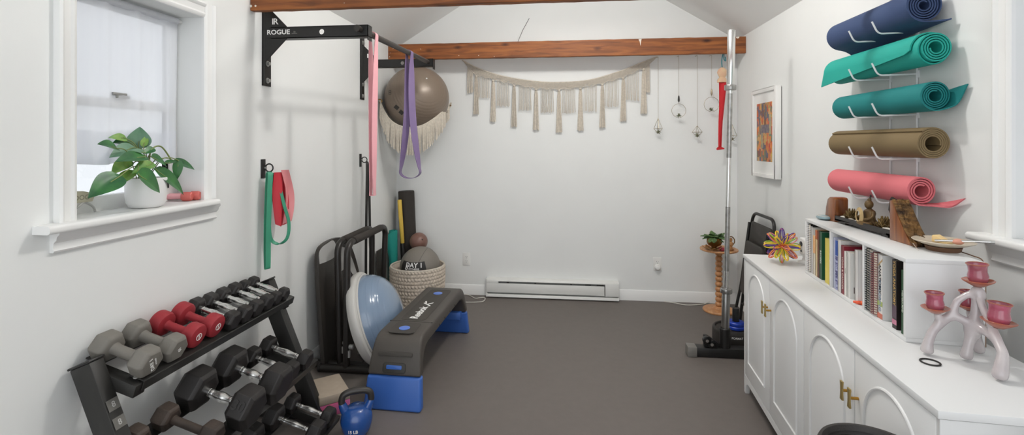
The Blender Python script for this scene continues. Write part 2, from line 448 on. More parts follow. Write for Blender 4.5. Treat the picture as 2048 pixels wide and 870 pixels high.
for s in (-1, 1):
    e = LW if s < 0 else RW
    dz = .02*PITCH
    v = [(e+s*.02, EAVE-dz), (MID, RIDGE), (MID, RIDGE+.1), (e+s*.02, EAVE-dz+.1)]
    struct(MB().prism(v, axes((0, FRONT, 0), (1, 0, 0), (0, 0, 1), (0, 1, 0)), BW+WT-FRONT).build('ceiling', M['ceil']))
def base_prof(b, p0, p1, nrm):
    p0 = Vector(p0); p1 = Vector(p1); d = (p1-p0).normalized()
    b.prism([(0, 0), (.014, 0), (.014, .068), (.009, .078), (.009, .084), (.004, .092), (0, .092)], axes(p0, nrm, (0, 0, 1), d), (p1-p0).length)
b = MB(); base_prof(b, (LW, FRONT, 0), (LW, BW, 0), (1, 0, 0)); struct(b.build('baseboard_left', M['trim']))
b = MB(); base_prof(b, (RW, FRONT, 0), (RW, BW, 0), (-1, 0, 0)); struct(b.build('baseboard_right', M['trim']))
b = MB(); base_prof(b, (LW+.014, BW, 0), (-.74, BW, 0), (0, -1, 0)); base_prof(b, (.446, BW, 0), (RW-.014, BW, 0), (0, -1, 0)); struct(b.build('baseboard_back', M['trim']))

def casing_bar(b, c0, c1, inward, out, w=.064):
    """moulded casing: c0-c1 along the opening edge, 'inward' points away from the opening, out = away from wall"""
    c0 = Vector(c0); c1 = Vector(c1); d = (c1-c0)
    pr = [(0, 0), (w, 0), (w, .022), (w-.008, .026), (w-.016, .022), (w-.02, .017), (.022, .014), (.014, .019), (.005, .017), (0, .012)]
    b.prism(pr, axes(c0, inward, out, d.normalized()), d.length)
def window(name, X, out, w, thick, sash_x):
    y0, y1, z0, z1 = w
    r = sroot(name, (X, (y0+y1)/2, z0))
    b = MB(); o = (out, 0, 0); cw = .064
    casing_bar(b, (X, y0, z0), (X, y0, z1+cw), (0, -1, 0), o)
    casing_bar(b, (X, y1, z0), (X, y1, z1+cw), (0, 1, 0), o)
    casing_bar(b, (X, y0, z1), (X, y1, z1), (0, 0, 1), o)
    b.build('window_casing', M['trim'], r)
    # stool: nosed board reaching into the recess, horns past the casing
    st = MB()
    st.bx(min(X-out*thick, X), max(X-out*thick, X), y0, y1, z0-.03, z0)
    st.prism(rrect(.06+.012, .026, .010), axes((X+out*(.06-.012)/2, y0-.125, z0-.013), (out, 0, 0), (0, 0, 1), (0, 1, 0)), y1-y0+.165 if out > 0 else y1-y0+.25)
    st.build('window_sill', M['sill'], r)
    ap = MB()
    pr = [(0, 0), (.012, 0), (.016, .006), (.012, .014), (.014, .03), (.024, .04), (.026, .05), (.034, .058), (.036, .066), (0, .066)]
    ap.prism(pr, axes((X, y0-.075, z0-.026-.066), (out, 0, 0), (0, 0, 1), (0, 1, 0)), y1-y0+.15)
    ap.build('window_apron', M['sill'], r)
    f = MB(); t = .042; xs = sash_x
    for (a0, a1, c0, c1) in ((y0, y0+t, z0, z1), (y1-t, y1, z0, z1), (y0+t, y1-t, z1-t, z1), (y0+t, y1-t, z0, z0+.055), (y0+t, y1-t, (z0+z1)/2-.016, (z0+z1)/2+.02)):
        f.bx(xs-.018, xs+.018, a0, a1, c0, c1)
    f.build('window_frame', M['trim'], r, bevel=.003)
    MB().bx(xs-.002, xs+.002, y0+t, y1-t, (z0+z1)/2+.02, z1-t).build('window_pane', M['glass'], r)
    MB().bx(xs-.002, xs+.002, y0+t, y1-t, z0+.055, (z0+z1)/2-.016).build('window_pane', M['glass'], r)
    lk = MB(); yc = (y0+y1)/2; zc = (z0+z1)/2+.02
    lk.box((xs+out*.02, yc, zc+.006), (.03, .06, .012)); lk.box((xs+out*.03, yc-.015, zc+.016), (.016, .06, .01))
    lk.build('sash_lock', M['slotdark'], r, bevel=.002)
    return r
window('window_1', LW, 1, W1, WT, LW-.135)
w2 = window('window_2', RW, -1, W2, WT, RW+.13)
b = MB(); b.bx(RW+.085, RW+.087, W2[0]+.01, W2[1]-.01, W2[2]+.002, W2[3]-.01); b.build('added_shade', M['sheer'], w2)  # unseen shade, added to cut this window's light on the left wall

# outside, seen through the small panes
b = MB(); b.bx(-7.5, LW-WT, -3, 7, -.4, -.3); o = b.build('patio_ground', M['patio']); struct(o)
b = MB(); b.bx(-6.2, -6.0, -2, 1.9, -.3, 1.25)
for k in range(10): b.bx(-6.0, -5.985, -2, 1.9, -.25+k*.15, -.13+k*.15)
struct(b.build('exterior_wall', M['siding']))
b = MB()
for k in range(900):
    p = Vector((-5.2+random.uniform(-.35, .35), random.uniform(5.05, 7.2), -.3+random.uniform(0, 1.0)))
    n = Vector((random.gauss(1, .6), random.gauss(-.3, .6), random.gauss(.4, .5))).normalized(); x, y, _ = frame_from(n); q = .06
    b.add([p-x*q, p-y*q*.5, p+x*q, p+y*q*.5], [(0, 1, 2, 3)])
o = b.build('hedge', M['hedge'], flat=True); o['kind'] = 'stuff'; o['label'] = 'sunlit hedge outside the small window'

# ------------------------------------------------------------------ ceiling ties
def roughbeam(y, z, h, label, name='ceiling_beam'):
    b = MB(); n = 60; r = random.Random(int(y*100))
    ring = []
    for i in range(n+1):
        x = LW+(RW-LW)*i/n; j = lambda: r.uniform(-.0012, .0012)
        ring.append([(x, y+j(), z+j()), (x, y+.042+j(), z+j()), (x, y+.042+j(), z+h+j()), (x, y+j(), z+h+j())])
    vs = [p for q in ring for p in q]; fs = [(0, 1, 2, 3), tuple(4*n+k for k in (3, 2, 1, 0))]
    for i in range(n):
        for k in range(4): fs.append((4*i+k, 4*i+4+k, 4*i+4+(k+1) % 4, 4*i+(k+1) % 4))
    b.add(vs, fs)
    o = b.build(name, M['beam'], bevel=.003, seg=1); struct(o); o['label'] = label
    fl = MB()
    if y > 3:
        fl.prism([(0, 0), (.026, .003), (.02, -.02), (.016, -.055), (.01, -.02)], axes((.59, y-.0012, z+h-.006), (1, 0, 0), (0, 0, 1), (0, -1, 0)), .001)
        fl.prism([(0, 0), (.03, .003), (.024, -.012), (.008, -.014)], axes((1.375, y-.0012, z+h-.004), (1, 0, 0), (0, 0, 1), (0, -1, 0)), .001)
        r2 = random.Random(5)
        for k in range(11): 
            fl.prism([(r2.uniform(-.004, .004)*.6+.0035*math.cos(a), r2.uniform(-.002, .002)+.0035*math.sin(a)) for a in (0, 1.2, 2.5, 3.7, 5)], axes((LW+.01+r2.random()**2*1.0, y-.001, z+.01+r2.random()*(h-.02)), (1, 0, 0), (0, 0, 1), (0, -1, 0)), .0006)
    else:
        for (x, q) in ((-1.57, .008), (-1.595, .011), (-1.1, .003), (-.6, .003)):
            fl.prism([(q*math.cos(a)*random.uniform(.6, 1), q*.7*math.sin(a)) for a in (0, 1.2, 2.5, 3.7, 5)], axes((x, y-.001, z+.022), (1, 0, 0), (0, 0, 1), (0, -1, 0)), .0006)
    fl.build('paint_fleck', M['flake'], o)
roughbeam(2.327, 2.068, .145, 'orange brown wooden ceiling tie nearest the camera')
roughbeam(4.25, 2.138, .138, 'orange brown wooden ceiling tie in front of the back wall')
# dark thread running from the far tie up to the gable
b = MB(); b.tube([(-.432, 4.252, 2.276), (-.40, 4.36, 2.40), (-.352, 4.467, 2.528)], .0022, 6)
tag(b.build('hanging_thread', M['dark']), 'thin dark thread running from far ceiling tie up to gable', 'thread')

# ------------------------------------------------------------------ curtain, sign, pot, plant
t = thing('window_curtain', 'sheer white curtain across the upper part of the small left window', 'curtain', (LW-.09, 1.71, 1.32))
zt, zb, zh = 1.922, 1.322, 1.445
def cur(u, v):
    y = 1.442+.535*u; z = zt+(zb-zt)*v
    a = .5+.5*v
    return (LW-.095+.010*a*math.sin(u*23+.7*v)+.005*math.sin(u*51+2)*a, y-.02*v*math.sin(u*9)*(u > .9), z+.004*math.sin(u*14)*(v > .5))
MB().grid(cur, 110, 24).build('curtain_panel', M['sheer'], t)
def hem(u, v):
    p = cur(u, (zt-zh)/(zt-zb)+(1-(zt-zh)/(zt-zb))*v); return (p[0]+.0025, p[1], p[2])
MB().grid(hem, 110, 6).build('curtain_hem', M['sheer'], t)
b = MB(); b.cyl((LW-.095, 1.434, zt+.008), (LW-.095, 1.993, zt+.008), .007, 12); b.build('curtain_rod', M['trim'], t)
def cuff(u, v):
    a = 2*PI*v; return (LW-.095+(.013+.003*math.sin(u*60))*math.cos(a), 1.45+.52*u, zt+.006+.014*math.sin(a))
MB().grid(cuff, 90, 10, cv=True).build('rod_pocket', M['sheer'], t)

t = thing('window_sign', 'small cream sign reading DOG at the left end of the sill', 'sign', (LW-.10, 1.545, 1.148))
b = MB(axes((LW-.10, 1.55, 1.205), (0, 1, 0), (0, 0, 1), (1, 0, 0)))
b.prism([(-.05, -.016), (.034, -.016), (.042, .0), (.036, .014), (.0, .024), (-.05, .028)], Matrix(), .006); b.build('sign_board', M['sign'], t, bevel=.001)
text('DOG', .024, M['signtext'], t, axes((LW-.0938, 1.545, 1.206), (0, 1, 0), (0, 0, 1), (1, 0, 0)), bold=.02)
b = MB(); b.tube(spline([(LW-.1, 1.50, 1.150), (LW-.09, 1.53, 1.178), (LW-.1, 1.56, 1.188), (LW-.1, 1.59, 1.170), (LW-.1, 1.60, 1.150)]), .004, 8); b.build('wire_stand', M['boardgrey'], t)

t = thing('potted_plant', 'green leafy vine in a white ceramic pot on the window sill', 'plant', (-1.63, 1.742, 1.148))
b = MB(); b.lathe([(0, 0), (.045, 0), (.056, .006), (.064, .022), (.0675, .05), (.068, .112), (.066, .116), (.063, .113), (.062, .09), (0, .09)], 40, Matrix.Translation((-1.63, 1.742, 1.148)))
b.build('flower_pot', M['pot'], t)
b = MB(); b.lathe([(0, .012), (.03, .01), (.061, .004), (.061, 0)], 24, Matrix.Translation((-1.63, 1.742, 1.238))); b.build('soil', M['soil'], t)
LEAVES = [((-1.66, 1.739, 1.38), (-1.66, 1.744, 1.456), .9, 'g'), ((-1.62, 1.606, 1.379), (-1.61, 1.534, 1.398), .62, 'd'), ((-1.56, 1.557, 1.281), (-1.56, 1.454, 1.229), .6, 'd'), ((-1.53, 1.603, 1.286), (-1.53, 1.703, 1.219), .62, 'd'),
 ((-1.58, 1.682, 1.346), (-1.58, 1.574, 1.341), .5, 'd'), ((-1.64, 1.698, 1.38), (-1.64, 1.607, 1.354), .55, 'g'), ((-1.62, 1.873, 1.323), (-1.62, 1.985, 1.288), .3, 'd'), ((-1.58, 1.737, 1.293), (-1.58, 1.882, 1.194), .32, 'd'),
 ((-1.6, 1.865, 1.326), (-1.6, 1.856, 1.248), .4, 'd'), ((-1.57, 1.705, 1.321), (-1.57, 1.625, 1.295), .5, 'l'), ((-1.62, 1.658, 1.331), (-1.62, 1.59, 1.293), .6, 'l'), ((-1.6, 1.656, 1.293), (-1.6, 1.579, 1.247), .45, 'l'),
 ((-1.67, 1.694, 1.415), (-1.67, 1.632, 1.421), .5, 'l'), ((-1.64, 1.739, 1.386), (-1.64, 1.755, 1.427), .5, 'l'), ((-1.6, 1.706, 1.36), (-1.6, 1.651, 1.372), .45, 'g'), ((-1.59, 1.727, 1.342), (-1.59, 1.801, 1.308), .6, 'd'),
 ((-1.68, 1.709, 1.404), (-1.68, 1.656, 1.402), .6, 'd'), ((-1.6, 1.743, 1.377), (-1.6, 1.701, 1.36), .6, 'd'), ((-1.6, 1.804, 1.317), (-1.6, 1.862, 1.326), .4, 'd'), ((-1.6, 1.637, 1.311), (-1.6, 1.618, 1.333), .8, 'l')]
camv = Vector((0, 0, 1.4))
for i, (b0, t0, w, k) in enumerate(LEAVES):
    b0 = Vector(b0); t0 = Vector(t0); L_ = (t0-b0).length*1.08; d = (t0-b0).normalized()
    r = random.Random(i+3)
    nr = ((camv-b0).normalized()*.8+Vector((.2, 0, .7))+Vector((r.uniform(-.4, .4), r.uniform(-.4, .4), r.uniform(-.2, .3)))); nr = (nr-d*nr.dot(d)).normalized(); sd = d.cross(nr)
    def leaf(u, v, L_=L_, d=d, nr=nr, sd=sd, b0=b0, w=w):
        hw = w*L_*.5*(math.sin(PI*min(1, u**.62))**.85)*(1-.10*u)*1.12 if 0 < u < 1 else 0
        q = 2*v-1
        back = -.10*L_*(1-abs(q))*0 - .08*L_*abs(q)*max(0, 1-u*4)
        return b0+d*(u*L_+back)+sd*hw*q+nr*(-.10*L_*(u-.3)**2*4*.5+hw*.28*abs(q)-.02*L_*math.cos(q*9)*.12)
    mm = {'d': M['leaf'], 'l': M['leaf_light'], 'g': M['leaf_grey']}[k]
    MB().grid(leaf, 12, 8).build('leaf', mm, t, angle=80)
    c0 = Vector((-1.63+r.uniform(-.02, .02), 1.742+r.uniform(-.025, .025), 1.243)); mid = (c0+b0)/2+Vector((0, 0, .05))
    b = MB(); b.tube(spline([c0, mid, b0, b0+d*L_*.3+nr*.0]), .0018, 6); b.build('stem', M['stem'], t)
b = MB(); b.tube(spline([(-1.63, 1.75, 1.24), (-1.62, 1.75, 1.36), (-1.62, 1.80, 1.384), (-1.62, 1.855, 1.324)]), .003, 8); b.build('stem', M['stem'], t)

def small_db(p, ry, label, group):
    t = thing('small_dumbbell', label, 'dumbbell', p, ry, group)
    W = WM[t.name]
    b = MB(W); b.cyl((-.06, 0, .02), (.06, 0, .02), .011, 16); b.build('handle', M['pinkneo'], t)
    for s in (-1, 1):
        b = MB(W); b.lathe([(0, -.02), (.015, -.02), (.0195, -.014), (.02, 0), (.0195, .014), (.015, .02), (0, .02)], 20, TR((s*.068, 0, .02), 0, 0, PI/2)); b.build('head', M['pinkneo'] if s < 0 else M['pinkend'], t)
small_db((-1.69, 1.92, 1.148), .35, 'pink hand weight with coral end on window sill, beside the pot', 'hand weights on the sill')
small_db((-1.685, 1.963, 1.148), .28, 'pink hand weight with coral end on window sill, farther from the pot', 'hand weights on the sill')

# ------------------------------------------------------------------ pull-up bar and its bands
t = thing('pull_up_bar', 'black wall mounted pull up bar with two brackets on left wall', 'pull up bar', (LW, 3.05, 1.70))
def bracket(y, dz, armx, hole, ltxt):
    zc = 1.975+dz
    b = MB()
    # wall channel
    b.bx(LW, LW+.006, y, y+.072, zc-.275, zc+.275)
    b.bx(LW, LW+.016, y, y+.006, zc-.275, zc+.275)
    b.build('bracket', M['black'], t, bevel=.001, seg=1); br = t
    g = MB()
    pl = [(LW+.006, zc+.155), (LW+.03, zc+.140), (LW+.137, zc+.033), (LW+.137, zc-.033), (LW+.03, zc-.140), (LW+.006, zc-.155)]
    g.prism(pl, axes((0, y+.0015, 0), (1, 0, 0), (0, 0, 1), (0, 1, 0)), .006)
    g.build('gusset_plate', M['black'], t, bevel=.001, seg=1)
    a = MB()
    x0, x1 = LW+.05, armx; z0, z1 = zc-.030, zc+.030
    # side plates with a real round hole
    for yy in (y+.001,):
        n = 24; c = (hole, zc); R = .014
        circ = [(c[0]+R*math.cos(2*PI*i/n), c[1]+R*math.sin(2*PI*i/n)) for i in range(n)]
        rect = []
        for i in range(n):
            ang = 2*PI*i/n; ca, sa = math.cos(ang), math.sin(ang); q = .03/max(abs(ca), abs(sa)); rect.append((c[0]+ca*q, c[1]+sa*q))
        for z_ in (yy, yy+.004):
            a.add([(p[0], z_, p[1]) for p in circ+rect], [(i, (i+1) % n, n+(i+1) % n, n+i) for i in range(n)])
        a.add([(p[0], z_, p[1]) for z_ in (yy, yy+.004) for p in circ], [(i, (i+1) % n, n+(i+1) % n, n+i) for i in range(n)])
        a.bx(x0, hole-.03, yy, yy+.004, z0, z1); a.bx(hole+.03, x1, yy, yy+.004, z0, z1)
    a.bx(x0, x1, y+.001, y+.054, z1-.004, z1); a.bx(x0, x1, y+.001, y+.054, z0, z0+.004); a.bx(x1-.003, x1, y+.001, y+.054, z0-.018, z1)
    a.build('arm', M['black'], t)
    for z_ in (-.245, -.155, .17, .245):
        w = MB(); w.cyl((LW+.004, y+.038, zc+z_), (LW+.010, y+.038, zc+z_), .015, 20); w.cyl((LW+.010, y+.038, zc+z_), (LW+.021, y+.038, zc+z_), .010, 6)
        w.build('bolt', M['bolt'], t)
    fr = lambda x, z: axes((x, y+.0006, z), (1, 0, 0), (0, 0, 1), (0, -1, 0))
    text('IR', .044, M['white'], t, fr(LW+.073, zc+.058), 'logo', bold=.015, sx=1.05, spacing=.85)
    if ltxt:
        text('ROGUE', .034, M['white'], t, fr(LW+.092, zc+.002), 'lettering', bold=.02, sx=1.12)
        q = MB(); q.bx(LW+.166, LW+.196, y+.0002, y+.001, zc-.008, zc-.004); q.bx(LW+.176, LW+.187, y+.0002, y+.001, zc-.001, zc+.006); q.build('logo_mark', M['sticker'], t)
bracket(2.424, 0, -1.020, -1.270, True)
bracket(3.652, .034, -1.020, -1.262, False)
def barp(y): return Vector((-1.062, y, 1.980+(y-2.4)*.0265))
b = MB(); b.tube([barp(2.385), barp(2.39), barp(3.74)], .0165, 24)
b.build('bar', M['steelbar'], t)
b = MB(); p = barp(2.384); b.cyl(p, p+Vector((0, .003, 0)), .0125, 20); b.build('bar_bore', M['dark'], t)

def loop_band(y, zbot, spread, w, label, ma, dy, tw=0):
    c = barp(y); R = .0185; P = []
    for k in range(13):
        a = PI*k/12; P.append((c.x+R*math.cos(a)*1.05, c.y+.002*k/12, c.z+R*math.sin(a)))
    Lz = c.z-zbot
    left = [(c.x-R*(1-s)+(-spread*.5)*math.sin(PI*min(1, s*1.0)/2)*(s**2.2), c.y+dy*s+.004, c.z-Lz*s) for s in [i/14 for i in range(1, 14)]]
    right = [(c.x+R*(1-s)+(spread*.5)*math.sin(PI*min(1, s)/2)*(s**2.2), c.y+dy*s-.004, c.z-Lz*s) for s in [i/14 for i in range(1, 14)]]
    bot = [(c.x+spread*.5*math.cos(a)*.93, c.y+dy, zbot+.028-.045*math.sin(a)) for a in [PI-PI*k/10 for k in range(11)]] if spread > .05 else [(c.x+spread*.5*math.cos(a), c.y+dy, zbot-.004*math.sin(a)) for a in [PI-PI*k/6 for k in range(7)]]
    path = P[::1]+left+bot+right[::-1]
    PS = spline(path, 2); NP = len(PS)
    def wd(u):
        z = PS[min(NP-1, int(round(u*(NP-1))))].z; h = max(0, min(1, (c.z-.03-z)/(c.z-.03-zbot-.05)))
        a = tw*math.sin(PI*h)**.7
        return Vector((math.sin(a), math.cos(a), 0))
    return tag(MB().ribbon(PS, wd, w, .0035, True).build('resistance_band', ma, angle=60), label, 'resistance band')
loop_band(2.60, 1.115, .022, .036, 'pale pink loop resistance band hanging from near end of pull up bar', M['pinkband'], -.01, .5)
loop_band(3.215, 1.175, .150, .046, 'purple loop resistance band hanging from far end of pull up bar', M['purpleband'], .02, 1.0)

def hook(y, z, label):
    t = thing('band_hook', label, 'wall hook', (LW, y, z-.05), 0, 'hooks for bands on the left wall')
    b = MB(); b.bx(LW, LW+.007, y-.017, y+.017, z-.05, z+.05); b.build('hook_plate', M['black'], t, bevel=.002)
    b = MB(); b.tube([(LW+.03+.021*math.cos(a), y+.012, z+.004+.021*math.sin(a)) for a in [2*PI*k/20 for k in range(20)]], .0038, 8, True); b.build('ring', M['black'], t)
    b = MB(); b.cyl((LW+.005, y+.012, z+.004), (LW+.012, y+.012, z+.004), .007, 12); b.build('ring_bolt', M['bolt'], t)
hook(2.43, 1.262, 'small black plate hook holding the green and red bands')
hook(3.655, 1.262, 'small black plate hook holding the long black band')
yy = 2.43; hx = LW+.045; hz = 1.246
tag(MB().ribbon(spline([(hx, yy-.012, hz), (hx+.012, yy-.022, hz-.02), (hx+.012, yy-.030, 1.10), (hx+.008, yy-.032, .90), (hx+.008, yy-.034, .765), (hx+.002, yy-.030, .745), (hx-.006, yy-.026, .765), (hx-.010, yy-.022, .95), (hx-.008, yy-.014, 1.15), (hx-.006, yy-.010, hz-.01)], 6), (.45, .9, 0), .026, .004, True).build('resistance_band', M['greenband'], angle=60),
    'long green loop band hanging from wall hook above dumbbell rack', 'resistance band', 'bands on the near wall hook')
tag(MB().ribbon(spline([(hx+.012, yy+.014, hz-.012), (hx+.03, yy+.03, 1.17), (hx+.05, yy+.045, 1.06), (hx+.065, yy+.062, .97), (hx+.06, yy+.055, .89), (hx+.03, yy+.03, .862), (hx, yy+.005, .89), (hx-.004, yy-.004, .98), (hx, yy+.004, 1.12), (hx+.004, yy+.008, hz-.012)], 6), (.5, .85, 0), .017, .0035, True).build('resistance_band', M['greenband'], angle=60),
    'short thin green loop band curling below the red one on wall hook', 'resistance band', 'bands on the near wall hook')
def redf(u, v):
    w = .012+.030*math.sin(PI*min(1, .12+u*.80))**.8
    q = (v-.5)*2
    return (hx+.030+.014*q+.010*math.cos(q*4+u*2)*min(1, u*3), yy+.030+.020*math.sin(PI*u*.7)+q*w, hz-.004-.275*u-.016*(1-q*q)*u)
t = thing('exercise_band', 'wide red and pale pink flat band folded over the wall hook', 'resistance band', (hx+.03, yy+.03, .95), 0, 'bands on the near wall hook')
MB().grid(redf, 24, 16).build('red_fold', M['redband'], t, solid=.003, angle=60)
def redg(u, v):
    p = redf(u, v*.55+.45); return (p[0]+.010+.012*v, p[1]+.014*math.sin(PI*u)+.004, p[2]+.012)
MB().grid(redg, 24, 10).build('pale_fold', M['redpale'], t, solid=.003, angle=60)
y2 = 3.655; 
P = [(hx, y2+.010, 1.248), (hx+.012, y2-.002, 1.22), (hx+.014, y2-.014, .98), (hx+.012, y2-.022, .60), (hx+.01, y2-.018, .26), (hx+.006, y2+.012, .235), (hx+.012, y2+.036, .27), (hx+.016, y2+.068, .48), (hx+.016, y2+.046, .62), (hx+.014, y2+.036, .98), (hx+.008, y2+.024, 1.21), (hx+.002, y2+.016, 1.248)]
tag(MB().ribbon(spline(P, 6), (.6, .8, 0), .020, .0045, True).build('resistance_band', M['blackband'], angle=60), 'long black loop band hanging from wall hook behind the dip bars', 'resistance band')

# ------------------------------------------------------------------ exercise ball in a macrame cradle
BC = Vector((-1.312, 4.185, 1.785)); BR = .278
t = thing('exercise_ball', 'large taupe exercise ball hung high in the back left corner', 'exercise ball', BC-Vector((0, 0, BR)))
ax = Vector((.55, -.75, .35)).normalized(); fx, fy, fz = frame_from(ax)
prof = []
for i in range(161):
    a = PI*i/160; g = 1-.0045*max(0, math.cos(a*64))**6*(.45 < a < 2.6)
    prof.append((BR*g*math.sin(a), -BR*g*math.cos(a)))
b = MB(); b.lathe(prof, 72, axes(BC, fx, fy, fz)); b.build('ball_shell', M['ball'], t, angle=80)
def on_ball(px, py, lift=.0012):
    """the point of the ball that lies in direction (right, up) as seen from the room's middle"""
    vd = (Vector((0, 0, 1.4))-BC).normalized(); r_ = Vector((0, 0, 1)).cross(vd).normalized(); u_ = vd.cross(r_)
    q = r_*px+u_*py; k = math.sqrt(max(0, 1-px*px-py*py)); return BC+(q+vd*k)*(BR+lift)
for (cx, cy) in ((-.60, -.275), (-.46, -.42), (-.30, -.555), (-.10, -.64)):
    b = MB(); ang = math.atan2(-.66, .78)
    def patch(u, v, cx=cx, cy=cy, ang=ang):
        a = (u-.5)*.135; c = (v-.5)*.115; return on_ball(cx+a*math.cos(ang)-c*math.sin(ang), cy+a*math.sin(ang)+c*math.cos(ang))
    b.grid(patch, 6, 6).build('print_block', M['boarddark'], t)
b = MB()
for (cx, cy, h) in ((-.80, .20, .035), (-.80, .135, .035), (-.80, .34, .05)):
    def ring(u, v, cx=cx, cy=cy, h=h):
        a = 2*PI*u; q = (1-.3*v); sx_ = max(-1, min(1, 1.6*math.cos(a))); sy_ = max(-1, min(1, 1.6*math.sin(a)))
        return on_ball(cx+.035*sx_*q*(h < .04)+.004*sx_*(h > .04), cy+h*sy_*q)
    b.grid(ring, 24, 1, cu=True)
b.build('print_logo', M['boarddark'], t)
b = MB(); b.sphere(on_ball(.28, .60, 0), .007, 10, 6); b.build('valve_plug', M['white'], t)

t = thing('macrame_hanger', 'cream macrame ball cradle with long fringe on two wall hooks', 'macrame hanger', (-1.35, 4.25, 1.3))
cord = [(-1.585, 4.02, 1.755), (-1.545, 4.00, 1.68), (-1.49, 3.985, 1.60), (-1.41, 3.97, 1.545), (-1.312, 3.965, 1.525), (-1.21, 3.98, 1.540), (-1.13, 4.02, 1.59), (-1.075, 4.12, 1.66), (-1.065, 4.30, 1.735), (-1.075, 4.452, 1.755)]
CP = spline(cord, 10)
b = MB(); b.tube(CP, .006, 8); b.build('cradle_cord', M['cotton'], t)
back = spline([(-1.585, 4.02, 1.755), (-1.57, 4.2, 1.62), (-1.45, 4.40, 1.52), (-1.312, 4.44, 1.51), (-1.15, 4.45, 1.60), (-1.075, 4.452, 1.755)], 8)
b = MB(); b.tube(back, .006, 8)
for i in range(4, len(CP)-6, 5):
    a = CP[i]; j = int(i/len(CP)*len(back)); c = back[min(j, len(back)-1)]
    mids = []
    for k in range(9):
        p = a+(c-a)*k/8; d = p-BC
        if d.length < BR+.008: p = BC+d.normalized()*(BR+.008)
        q = p.copy(); q.z = min(q.z, BC.z-.1); d = q-BC
        if d.length < BR+.008: q = BC+Vector((d.x, d.y, d.z)).normalized()*(BR+.008)
        mids.append(q)
    b.tube(mids, .003, 6)
b.build('cradle_net', M['cotton'], t)
b = MB(); rr = random.Random(4)
n = 0
for i in range(3, len(CP)-8):
    for h in (0, .5):
        p = CP[i]+(CP[i+1]-CP[i])*h
        u = (i+h)/len(CP); L_ = .125+.10*math.sin(PI*min(1, u*1.12))+rr.uniform(-.012, .012)
        x = rr.uniform(-.004, .004); y = rr.uniform(-.012, .004)
        b.tube([p, p+Vector((x, y, -L_*.5)), p+Vector((x*1.8, y*1.3, -L_))], [.0048, .0042, .0038], 6)
b.build('fringe', M['cotton'], t)
for (p, nrm) in (((-1.60, 4.02, 1.765), (1, 0, 0)), ((-1.075, 4.47, 1.765), (0, -1, 0))):
    p = Vector(p); nrm = Vector(nrm); b = MB(); b.tube([p, p+nrm*.02]+[p+nrm*.02+nrm*(.014*math.sin(a))+Vector((0, 0, -.014+.014*math.cos(a))) for a in [PI*k/8 for k in range(1, 12)]], .003, 8); b.build('screw_hook', M['brass'], t)

# ------------------------------------------------------------------ macrame garland
GY = 4.445
t = thing('macrame_garland', 'cream macrame garland with tassels swagged across the back wall', 'wall garland', (-.09, GY, 1.49))
top = [(-.966, 2.156), (-.822, 2.08), (-.591, 2.003), (-.31, 1.954), (-.086, 1.940), (.18, 1.956), (.451, 2.029), (.654, 2.107), (.778, 2.153)]
bot = [(-.822, 2.002), (-.679, 1.964), (-.487, 1.916), (-.287, 1.877), (-.086, 1.866), (.11, 1.881), (.303, 1.914), (.481, 1.967), (.654, 2.041)]
tas = [(-.836, 1.66), (-.679, 1.591), (-.487, 1.545), (-.287, 1.513), (-.081, 1.494), (.11, 1.507), (.303, 1.533), (.486, 1.59), (.662, 1.655)]
frn = [(-.891, 1.857), (-.771, 1.81), (-.587, 1.731), (-.387, 1.693), (-.188, 1.669), (.008, 1.664), (.198, 1.68), (.386, 1.719), (.563, 1.774), (.688, 1.843)]
TS = spline([(x, GY, z) for x, z in top], 16)
def ztop(x):
    for a, c in zip(TS, TS[1:]):
        if a.x <= x <= c.x: return a.z+(c.z-a.z)*(x-a.x)/(c.x-a.x)
    return TS[0].z if x < TS[0].x else TS[-1].z
b = MB(); b.tube(TS, .006, 8); b.tube([TS[0], TS[0]+Vector((.001, .022, .004))], .004, 8); b.tube([TS[-1], TS[-1]+Vector((0, .022, .004))], .004, 8); b.build('top_cord', M['cotton'], t)
def zbot(x):
    xs = [p[0] for p in bot]
    if x <= xs[0]: return ztop(x)-(.082*(x+.966)/.144)
    if x >= xs[-1]: return ztop(x)-.066*(.778-x)/(.778-.654)
    for (a, za), (c, zc) in zip(bot, bot[1:]):
        if a <= x <= c:
            u = (x-a)/(c-a); base = za+(zc-za)*u; return base+.016*abs(math.sin(2*PI*u))+.004
b = MB()
for k in range(190):          # diagonal knotted net
    for s in (-1, 1):
        x = -.955+1.725*k/189; zt0 = ztop(x); P = []
        for i in range(7):
            xx = x+s*.0115*i
            if xx < -.96 or xx > .772: break
            z = ztop(xx)-.0155*i
            if z < zbot(xx)-.002: break
            P.append((xx, GY+s*.0018+.0012*math.sin(i*3+k), z))
        if len(P) > 1: b.tube(P, .0024, 5)
bp = [(-.95+1.715*k/160, GY, 0) for k in range(161)]
b.tube([(x, GY, zbot(x)) for x, _, _ in bp], .0035, 6)
b.build('knotted_band', M['cotton'], t)
rr = random.Random(9)
for (x, z) in tas:
    b = MB(); z1 = zbot(x)-.002
    for k in range(11):
        o = (k-5)*.0028; yo = rr.uniform(-.007, .007)
        b.tube([(x+o*.5, GY+yo*.4, z1), (x+o*1.0, GY+yo, z1-.05), (x+o*1.25, GY+yo, (z+z1)/2), (x+o*1.7+rr.uniform(-.003, .003), GY+yo, z+rr.uniform(-.006, .006))], [.0025, .0024, .0026, .0036], 5)
    b.sphere((x, GY, z1-.004), .012, 10, 6); b.build('tassel', M['cotton'], t)
